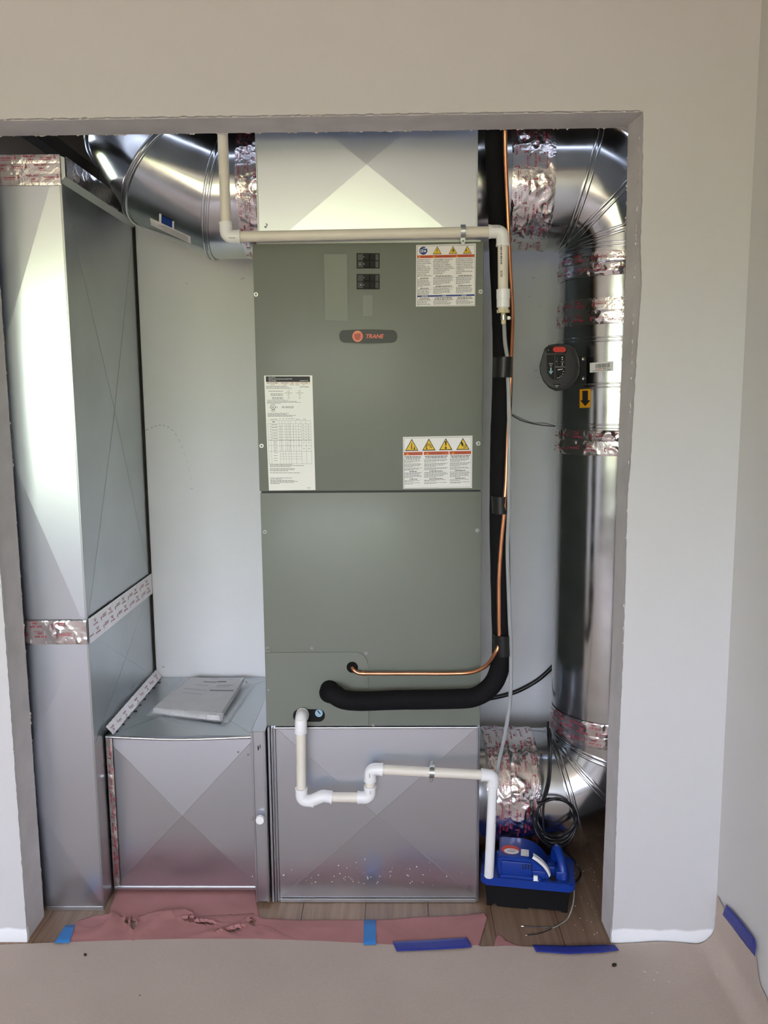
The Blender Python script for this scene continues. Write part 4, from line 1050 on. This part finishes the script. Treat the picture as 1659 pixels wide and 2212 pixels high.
# ================================================================== CONDENSATE PUMP
pu = thing('condensate_pump', 'blue condensate pump with a black tank on the floor at the right', 'pump')
pf0 = at(1048, 1958, z=0); pf1 = at(1230, 1976, z=0)
px_ = (pf1-pf0).normalized(); pyv = Vector((-px_.y, px_.x, 0)); LP = (pf1-pf0).length; DP = .125
def L2(x, y, z): return pf0+px_*x+pyv*y+Vector((0, 0, z))
def lbox(name, x0, x1, y0, y1, z0, z1, m, bev=.002, seg=2, parent=pu):
    bm = bmesh.new(); box(bm, x0, x1, y0, y1, z0, z1, bev, seg)
    for v in bm.verts: v.co = L2(*v.co)
    return obj(name, bm, m, parent, None, 40)
# tank with feet and notch
bm = bmesh.new(); prism(bm, [(.004, 0, .018), (.004, 0, .0005), (.018, 0, .0005), (.026, 0, .014), (.034, 0, .0005), (LP*.5, 0, .0005), (LP*.52, 0, .008), (LP-.024, 0, .008), (LP-.02, 0, .0005), (LP-.006, 0, .0005), (LP, 0, .078), (-.002, 0, .078)], (0, DP, 0))
for v in bm.verts: v.co = L2(v.co.x, v.co.y+.004, v.co.z)
bmesh.ops.bevel(bm, geom=list(bm.edges), offset=.0018, segments=1, affect='EDGES')
obj('tank', bm, M['black'], pu, None, 40)
# lid rim
bm = bmesh.new(); pts = [Vector((u, v, 0)) for u, v in rrect(-.014, -.006, LP+.014, DP+.014, .016, 5)]
prism(bm, [p+Vector((0, 0, .070)) for p in pts], (0, 0, .024))
bmesh.ops.bevel(bm, geom=[e_ for e_ in bm.edges if abs(e_.verts[0].co.z-e_.verts[1].co.z) < 1e-6], offset=.004, segments=2, affect='EDGES')
for v in bm.verts: v.co = L2(*v.co)
obj('lid', bm, M['pump'], pu, None, 40)
# motor housing: profile in x-z, extruded in depth, top sloping back
prof = [(.036, .094), (.034, .148), (.038, .155), (.106, .155), (.134, .148), (.155, .133), (.171, .114), (.177, .100), (.177, .094)]
bm = bmesh.new(); prism(bm, [(u, .012, v) for u, v in prof], (0, .095, 0))
bmesh.ops.bevel(bm, geom=list(bm.edges), offset=.0028, segments=2, affect='EDGES')
for v in bm.verts:
    yy = v.co.y; 
    if v.co.z > .10: v.co.z += (yy-.06)*.10*(v.co.z-.094)/.07
    v.co = L2(*v.co)
obj('motor_housing', bm, M['pump'], pu, None, 40)
lbox('housing_step', .044, .130, .004, .016, .094, .141, M['pump'], .003)
lbox('housing_step', .130, .167, .007, .016, .094, .118, M['pump'], .003)
lbox('side_rib', .030, .038, .03, .045, .094, .15, M['pump'], .002)
# white curved stripe on the shoulder
bm = bmesh.new(); q = [(.130, .1545), (.143, .147), (.159, .134), (.172, .117), (.179, .102)]
cp2 = catmull([Vector((u, 0, v)) for u, v in q], 5); A = [bm.verts.new(L2(p.x+.0025, .016, p.z+.0025)) for p in cp2]; B = [bm.verts.new(L2(p.x+.0025, .030, p.z+.004)) for p in cp2]
A2_ = [bm.verts.new(L2(p.x-.001, .0125, p.z-.003)) for p in cp2]
for i in range(len(A)-1): bm.faces.new((A[i], A[i+1], B[i+1], B[i])); bm.faces.new((A2_[i], A2_[i+1], A[i+1], A[i]))
obj('shoulder_stripe', bm, M['label'], pu)
# vents: dark slots
bm = bmesh.new()
for i in range(4):
    for j in range(2): box(bm, .103+i*.0075, .1065+i*.0075, .0025, .0045, .132-j*.008, .137-j*.008)
for v in bm.verts: v.co = L2(*v.co)
obj('vent_slots', bm, M['ink'], pu)
for x0_, x1_ in ((.046, .065), (.077, .096)): lbox('latch_slot', x0_, x1_, .002, .010, .092, .099, M['ink'], .0005, 1)
lbox('base_rib', .042, .155, .0, .006, .093, .101, M['pump'], .001)
lbox('white_clip', .134, .146, -.003, .004, .090, .108, M['pvcw'], .001); lbox('white_clip', .132, .150, -.005, .002, .090, .094, M['pvcw'], .001)
# port at the right of the lid
bm = bmesh.new(); disc(bm, L2(.190, .016, .0938), (0, 0, 1), .0125, .0015, 20); obj('lid_port', bm, M['ink'], pu)
# handle / outlet at right
bm = bmesh.new(); tube(bm, catmull([L2(.218, .02, .093), L2(.214, .03, .125), L2(.205, .055, .150), L2(.198, .075, .152), L2(.194, .09, .12), L2(.194, .10, .093)], 6), .0125, 12); obj('handle', bm, M['pump'], pu, None, 50)
lbox('lid_block', .196, .226, .012, .06, .092, .118, M['pump'], .005)
lbox('lid_slot', .2255, .2275, .02, .032, .098, .112, M['ink'], .0003, 1)
lbox('lid_block', .168, .196, .045, .09, .092, .112, M['pump'], .004)
# stickers on the sloping top
def topz(y): return .155+(y-.06)*.10+.0006
a = Art(lambda u, v, l: L2(u, v, topz(v)+.0002*l))
a.circle(.068, .045, .026, M['red'], 1, 24, .021); a.circle(.071, .038, .021, M['label'], 2, 24, .013); a.rect(.060, .036, .082, .039, M['inkg'], 3); a.rect(.066, .044, .086, .046, M['red'], 3)
a.build('oval_sticker', pu)
a = Art(lambda u, v, l: L2(u, v, topz(v)+.0002*l-.0006*(u > .10)))
a.rect(.098, .022, .120, .052, M['label'], 1)
for k in range(5): a.rect(.104+.002*(k % 2), .026+k*.005, .118-.003*(k % 3), .0275+k*.005, M['ink'], 2)
a.build('square_sticker', pu)
base(pu, L2(LP/2, DP/2, 0))

# power cord, coiled
cd = []
yc = .245
cd += [at(1184, 1560, y=.36), at(1184, 1585, y=.31), at(1186, 1620, y=.265), at(1184, 1680, y=.25), at(1172, 1725, y=.248)]
for k in range(0, 44):
    t = k/44*4*2*PI; ti = PI+.45-t if False else t+2.7; kk = k/44
    rx_, ry_ = 42+5*kk, 40+14*kk; u = 1200+rx_*math.cos(ti)+2*math.sin(k*1.1); v = 1770+8*kk-6+ry_*-math.sin(ti)+9*kk
    cd.append(at(u, v, y=yc+.006*math.sin(k*2.1)))
cd += [at(1180, 1822, y=.245), at(1215, 1834, y=.26), at(1240, 1858, y=.28), at(1254, 1885, y=.26), at(1247, 1902, y=.22), at(1237, 1906, y=.195)]
pc_ = tubeo('power_cord', catmull(cd, 5), .0036, M['cord'], None, 8)
tag(pc_, 'black power cord tied in a hanging coil above the pump', 'cord')
tubeo('power_cord_loop', catmull([at(1187, 1575, y=.33), at(1190, 1600, y=.28), at(1188, 1680, y=.252), at(1178, 1722, y=.25), at(1165, 1740, y=.25)], 6), .0034, M['cord'], pc_, 8)
bm = bmesh.new(); q = at(1169, 1733, y=.243); tube(bm, [q+Vector((.012*math.cos(2*PI*k/14), .007*math.sin(2*PI*k/14), .004*math.cos(2*PI*k/14))) for k in range(14)], .0018, 6, closed=True); tube(bm, [q, q+Vector((-.014, -.006, .006))], .0016, 6)
obj('twist_tie', bm, M['cord'], pc_, None, 60)
# signal wires
sw = tubeo('signal_wire', catmull([at(1240, 1908, y=.17), at(1240, 1935, y=.14), at(1236, 1960, z=.03), at(1226, 1984, z=.004), at(1208, 1998, z=.0035), at(1193, 2005, z=.0035)], 6), .0018, M['grey_cable'], None, 8)
tag(sw, 'thin grey wire trailing from the pump and splitting on the floor', 'wire')
e1 = [at(1193, 2005, z=.0035), at(1170, 2003, z=.0028), at(1150, 2002.5, z=.0025), at(1131, 2001, z=.0025)]; e2 = [at(1193, 2005, z=.0035), at(1176, 2013, z=.0025), at(1158, 2018, z=.0025), at(1139, 2020, z=.0025)]
for e_ in (e1, e2):
    tubeo('wire_lead', catmull(e_, 5), .0012, M['cord'], sw, 6); d_ = (e_[-1]-e_[-2]).normalized(); tubeo('bare_tip', [e_[-1], e_[-1]+d_*.006], .0013, M['wire_tip'], sw, 6)

# cables on the back wall
o = tubeo('flexible_conduit', catmull([at(1040, 1512, y=YB-.010), at(1085, 1503, y=YB-.010), at(1120, 1492, y=YB-.010), at(1160, 1470, y=YB-.010), at(1190, 1444, y=YB-.010), at(1215, 1418, y=YB-.010)], 6), .0075, M['cord'])
tag(o, 'black conduit curving up the back wall behind the clear hose', 'conduit')
o = tubeo('damper_wire', catmull([at(1085, 890, y=YB-.004), at(1106, 895, y=YB-.004), at(1125, 904, y=YB-.005), at(1150, 913, y=YB-.006), at(1175, 914, y=YB-.006), at(1200, 920, y=YB-.006), at(1230, 925, y=YB-.006)], 6), .0016, M['grey_cable'])
tag(o, 'thin grey wire strung across the back wall towards the damper', 'wire')
tubeo('second_strand', catmull([at(1106, 897, y=YB-.0075), at(1125, 908, y=YB-.0085), at(1150, 915, y=YB-.0095), at(1175, 919, y=YB-.0095), at(1200, 921, y=YB-.0095)], 6), .0014, M['cord'], o)

# ================================================================== MANUAL IN A BAG
mb = thing('manual_in_bag', 'white manual in a clear plastic bag on the low duct', 'manual')
def quad_sheet(name, c, z, nx, ny, hf, m, parent, th=0):
    """c = four pixel corners (far-left, far-right, near-right, near-left) on plane z"""
    W4 = [at(u, v, z=z) for u, v in c]; bm = bmesh.new(); g = []
    for j in range(ny+1):
        row = []
        for i in range(nx+1):
            s, t = i/nx, j/ny; p = (W4[0]*(1-s)+W4[1]*s)*(1-t)+(W4[3]*(1-s)+W4[2]*s)*t
            row.append(bm.verts.new(p+Vector((0, 0, hf(s, t, p)))))
        g.append(row)
    for j in range(ny):
        for i in range(nx): bm.faces.new((g[j][i], g[j+1][i], g[j+1][i+1], g[j][i+1]))
    if th:
        lo_ = [[bm.verts.new(v.co-Vector((0, 0, th))) for v in r] for r in g]
        rim = [(j, 0) for j in range(ny+1)]+[(ny, i) for i in range(1, nx+1)]+[(j, nx) for j in range(ny-1, -1, -1)]+[(0, i) for i in range(nx-1, 0, -1)]
        for k in range(len(rim)):
            a_, b_ = rim[k], rim[(k+1) % len(rim)]; bm.faces.new((g[a_[0]][a_[1]], g[b_[0]][b_[1]], lo_[b_[0]][b_[1]], lo_[a_[0]][a_[1]]))
    return obj(name, bm, m, parent, None, 50)
cq = [(415, 1470), (528, 1474), (474, 1556), (332, 1538)]
hm = lambda s, t, p: .0135+.012*math.sin(PI*s)*(.6+.4*t)-.006*s*(1-s)
for k in range(6):
    quad_sheet('page', [(cq[0][0], cq[0][1]), cq[1], (cq[2][0]+k*.4, cq[2][1]+k*.5), (cq[3][0]-k*.5, cq[3][1]+k*.5)], ZR+.0072, 14, 8, lambda s, t, p, k=k: .0095-k*.0015+(.007-k*.001)*(1-math.sin(PI*s))*.6+.004*(1-t)*s, M['paper'], mb, .0013)
Wc = [at(u, v, z=ZR+.0072) for u, v in cq]
def onm(u, v, l):
    p = (Wc[0]*(1-u)+Wc[1]*u)*(1-v)+(Wc[3]*(1-u)+Wc[2]*u)*v; return p+Vector((0, 0, .0101+.007*(1-math.sin(PI*u))*.6+.004*(1-v)*u+.0002*l))
a = Art(onm); rnd = random.Random(6)
for u0_, v0_, u1_, v1_, m_ in ((.3, .12, .55, .15, KG), (.55, .10, .72, .135, K), (.55, .36, .97, .40, KG), (.57, .37, .95, .39, K), (.1, .38, .5, .39, KG), (.6, .22, .9, .235, KG), (.6, .27, .85, .28, KG), (.2, .24, .45, .25, KG), (.15, .5, .5, .508, KG)): a.rect(u0_, v0_, u1_, v1_, m_, 1)
a.build('cover_print', mb)
bq = [(402, 1466), (552, 1475), (492, 1563), (316, 1547)]
quad_sheet('plastic_bag', bq, ZR+.0074, 40, 26, lambda s, t, p: (.001 if s > .93 or t < .04 or t > .96 or s < .04 else max(.017+.004*abs(s-.5)-.004*(1-s), .0155))+.0028*abs(noise.noise(p*45))+.0015*abs(noise.noise(p*110)), M['bag'], mb)
base(mb, at(440, 1510, z=ZR+.007))

# ================================================================== PAPER AND TAPE ON THE FLOOR
# brown builders' paper: floor part, turned up along the right wall
pe = [(-900, 2052), (-400, 2046), (0, 2042), (150, 2036), (300, 2031), (400, 2029), (560, 2029), (700, 2034), (850, 2042), (1000, 2046), (1030, 2043), (1033, 2034), (1040, 2046), (1100, 2044), (1150, 2047), (1250, 2050), (1320, 2041), (1430, 2035), (1540, 2046)]
pw_ = [at(u, v, z=.0025) for u, v in pe]
def py_edge(x):
    if x <= pw_[0].x: return pw_[0].y
    for a_, b_ in zip(pw_, pw_[1:]):
        if a_.x <= x <= b_.x: t = (x-a_.x)/max(b_.x-a_.x, 1e-6); return a_.y+t*(b_.y-a_.y)
    return pw_[-1].y
XQ = XW-.003
tops = [at(1551, 1938, x=XQ), at(1560, 1955, x=XQ), at(1575, 1985, x=XQ), at(1634, 2070, x=XQ), at(1637, 2118, x=XQ)]
tp = sorted([(p.y, p.z) for p in tops])
def htop(y):
    if y >= tp[-1][0]: return tp[-1][1]
    if y <= tp[0][0]: return max(.015, tp[0][1]-.2*(tp[0][0]-y))
    for a_, b_ in zip(tp, tp[1:]):
        if a_[0] <= y <= b_[0]: t = (y-a_[0])/max(b_[0]-a_[0], 1e-6); return a_[1]+t*(b_[1]-a_[1])
bm = bmesh.new(); RR = .055; g = []
xs_ = [-3.4+.1*i for i in range(22)]+[-1.2+.012*i for i in range(int((XQ-RR+1.2)/.012)+1)]
def ph(x, y):
    e_ = min(1, max(0, (-y-.0)/.12)); return .0042+.002*e_*(.5+noise.noise(Vector((x*3.2, y*3.2, 1))))+.0012*e_*noise.noise(Vector((x*11, y*11, 4)))+(.006*math.exp(-((x-.69)/.06)**2)*math.exp(-((y+.02)/.05)**2))
ncol = len(xs_); NJ = 70
def fy(j): t = j/NJ; return t**2.6
for x_ in xs_:
    ye = py_edge(x_) if x_ < .565 else min(py_edge(x_), -.006); col = []
    for j in range(NJ+1):
        y_ = ye+(ROOMY+.05-ye)*fy(j); col.append(bm.verts.new((x_, y_, max(.0012, ph(x_, y_)))))
    g.append(col)
ye = -.008
for k in range(1, 15):        # quarter round up the wall, then straight up to the free edge
    col = []
    for j in range(NJ+1):
        y_ = ye+(ROOMY+.05-ye)*fy(j); h_ = max(.02, htop(y_)); t = k/14; s = t*(RR*PI/2+max(h_-RR, 0)); rr = min(RR, h_)
        if s < rr*PI/2: an = s/rr; xx, zz = XQ-rr+rr*math.sin(an), rr-rr*math.cos(an)
        else: xx, zz = XQ, rr+s-rr*PI/2
        if rr < RR: xx = XQ-RR+(xx-(XQ-rr)+RR-rr)*1.0 if k < 14 else XQ
        col.append(bm.verts.new((min(xx, XQ)-.0015*abs(noise.noise(Vector((zz*40, y_*18, 2)))), y_, zz+.0025)))
    g.append(col)
for A, B in zip(g, g[1:]):
    for j in range(NJ): bm.faces.new((A[j], B[j], B[j+1], A[j+1]))
o = obj('builders_paper', bm, M['kraft'], None, None, 60)
tag(o, 'brown builders\' paper covering the room floor and turned up the right wall', 'paper')
# drips, tear, crumbs on the paper
a = Art(lambda u, v, l: at(u, v, z=.0062+.0002*l))
a.circle(184, 2062, 3.4, M['dark'], 1, 10); a.circle(1327, 2084, 5.4, M['dark'], 1, 12, 4); a.circle(302, 2150, 1.5, M['dark'], 1, 8)
a.build('paint_drip', o)
bm = bmesh.new(); rnd = random.Random(12)
for u, v in ((1394, 2100), (1390, 2098), (1413, 2117), (1444, 2121), (1456, 2125), (1545, 2072), (1548, 2105), (1551, 2111), (1408, 2188), (1420, 2101), (468, 2086), (345, 2080), (960, 2068)):
    dome(bm, at(u, v, z=.006), (rnd.uniform(-.3, .3), rnd.uniform(-.3, .3), 1), rnd.uniform(.001, .0024), .001, 5, 2)
for k in range(46):
    u, v = rnd.uniform(1240, 1310), rnd.uniform(1830, 2035)
    if u < 1300-(v < 1990)*4 and not (1040 < u < 1236): dome(bm, at(u, v, z=.0005), (0, 0, 1), rnd.uniform(.0007, .0018), .001, 5, 2)
cr_ = obj('plaster_crumbs', bm, M['paper'], None, 'stuff'); tag(cr_, 'small white plaster crumbs scattered on paper and planks at the right', 'debris')

def red_sheet(name, far, near, z, nx, ny, amp, label, seed, lift=0, holes=()):
    """torn sheet between two pixel polylines (far edge and near edge)"""
    def samp(P, t):
        n_ = len(P)-1; k = min(int(t*n_), n_-1); f_ = t*n_-k; return (P[k][0]*(1-f_)+P[k+1][0]*f_, P[k][1]*(1-f_)+P[k+1][1]*f_)
    bm = bmesh.new(); g = []; gone = []
    for i in range(nx+1):
        s = i/nx; A_ = at(*samp(far, s), z=z); B_ = at(*samp(near, s), z=z); col = []
        for j in range(ny+1):
            t = j/ny; p = A_.lerp(B_, t); q = p+Vector((seed, 0, 0))
            if j == 0 or i in (0, nx): p = p+Vector((.002*noise.noise(q*90), .0035*noise.noise(q*130), 0))
            cr2 = amp*max(0, .9-abs(noise.noise(q*7))*3.6)+amp*.35*max(0, .8-abs(noise.noise(q*19+Vector((3, 3, 3))))*2.8)
            env = (1 if j < ny else 0)*(.35 if j == 0 else 1)
            fa, na = samp(far, s), samp(near, s); hx, hy = fa[0]*(1-t)+na[0]*t, fa[1]*(1-t)+na[1]*t
            inside = False; ridge = 0
            for cx, cy, a_, b_, sl in holes:
                dx, dy = (hx-cx)/a_, (hy-cy-sl*(hx-cx))/b_; r_ = math.hypot(dx, dy)+.35*noise.noise(Vector((hx*.09, hy*.2, seed)))
                if r_ < 1: inside = True
                elif r_ < 4: ridge = max(ridge, (.011 if dy < 0 else .004)*math.exp(-(r_-1)*1.3))
            p = p+Vector((0, 0, (abs(cr2)*env*(lift(s, t) if lift else 1))+ridge*env))
            col.append(bm.verts.new(p)); gone.append(inside)
        g.append(col)
    for i, (A, B) in enumerate(zip(g, g[1:])):
        for j in range(ny):
            if not gone[i*(ny+1)+j]: bm.faces.new((A[j], A[j+1], B[j+1], B[j]))
    o = obj(name, bm, M['rosin'], None, None, 28); sm = o.modifiers.new('s', 'SOLIDIFY'); sm.thickness = .0006; sm.offset = 1
    tag(o, label, 'paper'); return o
red_sheet('rosin_paper', [(254, 1912), (320, 1914), (400, 1913), (480, 1914), (552, 1914)], [(232, 1985), (300, 1990), (390, 1992), (480, 1992), (562, 1988)], .0012, 60, 22, .0009, 'red rosin paper lying flat behind, in front of the low duct', 2)
red_sheet('rosin_paper', [(150, 2004), (172, 1988), (205, 1979), (250, 1978), (272, 1984), (290, 1982), (330, 1975), (366, 1972), (384, 1964), (410, 1972), (428, 1980), (470, 1978), (510, 1976), (545, 1974), (556, 1984), (575, 1985), (640, 1988), (720, 1987), (790, 1988), (840, 1986), (900, 1982), (960, 1979), (1010, 1977), (1046, 1972), (1052, 1982)],
          [(130, 2040), (300, 2042), (560, 2042), (800, 2050), (1000, 2055), (1034, 2046)], .0030, 260, 26, .011, 'long torn strip of red rosin paper crumpled along the closet threshold', 5, lambda s, t: (1 if s < .5 else .22)*max(0, 1-t*1.25)**.6, ((287, 1996, 5, 16, .0), (274, 1990, 3, 10, 0), (409, 1989, 13, 4, .1), (440, 1995, 18, 2.2, .05), (541, 1993, 4, 6, 0), (500, 2010, 17, 2.4, -.3)))
red_sheet('rosin_paper', [(1074, 2018), (1082, 2020), (1092, 2032), (1112, 2040), (1122, 2044)], [(1066, 2044), (1080, 2046), (1095, 2047), (1110, 2048), (1124, 2049)], .0012, 18, 6, .002, 'small torn scrap of red rosin paper at the right end of the strip', 8)

def tape_px(name, pts, z, m, label, n=10, amp=.0008, plane=None):
    """strip between two pixel polylines"""
    top_, bot = pts; bm = bmesh.new(); g = []
    f_ = (lambda u, v: at(u, v, z=z)) if plane is None else plane
    nrm = Vector((0, 0, 1)) if plane is None else Vector((-1, 0, 0))
    def samp(P, t):
        n_ = len(P)-1; k = min(int(t*n_), n_-1); q = t*n_-k; return (P[k][0]*(1-q)+P[k+1][0]*q, P[k][1]*(1-q)+P[k+1][1]*q)
    for i in range(n*3+1):
        a_ = f_(*samp(top_, i/(n*3))); b_ = f_(*samp(bot, i/(n*3))); col = []
        for j in range(5):
            p = a_.lerp(b_, j/4); col.append(bm.verts.new(p+nrm*amp*abs(noise.noise(p*60))))
        g.append(col)
    for A, B in zip(g, g[1:]):
        for j in range(4): bm.faces.new((A[j], A[j+1], B[j+1], B[j]))
    o = obj(name, bm, m, None, None, 40); sm = o.modifiers.new('s', 'SOLIDIFY'); sm.thickness = .0004; sm.offset = 0
    tag(o, label, 'tape'); return o
tape_px('masking_tape', ([(141, 1999), (162, 1997)], [(117, 2037), (150, 2037)]), .0085, M['tape_l'], 'light blue masking tape at the left end of the red paper')
tape_px('masking_tape', ([(786, 1987), (812, 1987)], [(785, 2041), (812, 2041)]), .0065, M['tape_l'], 'light blue masking tape square across the red paper strip')
tape_px('masking_tape', ([(848, 2034), (930, 2030), (1008, 2025), (1018, 2041)], [(857, 2055), (930, 2052), (1000, 2048), (1019, 2046)]), .0085, M['tape_d'], 'dark blue masking tape slanting over the red and brown paper edges')
tape_px('masking_tape', ([(1150, 2041), (1230, 2043), (1305, 2041), (1328, 2041)], [(1158, 2056), (1230, 2061), (1300, 2058), (1337, 2053)]), .0085, M['tape_d'], 'dark blue masking tape at the foot of the opening\'s right corner')
tape_px('masking_tape', ([(1569, 1953), (1600, 1990), (1629, 2028), (1633, 2045)], [(1561, 1976), (1580, 2000), (1610, 2040), (1631, 2066)]), 0, M['tape_d'], 'dark blue masking tape holding the brown paper to the right wall', plane=lambda u, v: at(u, v, x=XQ-.006))
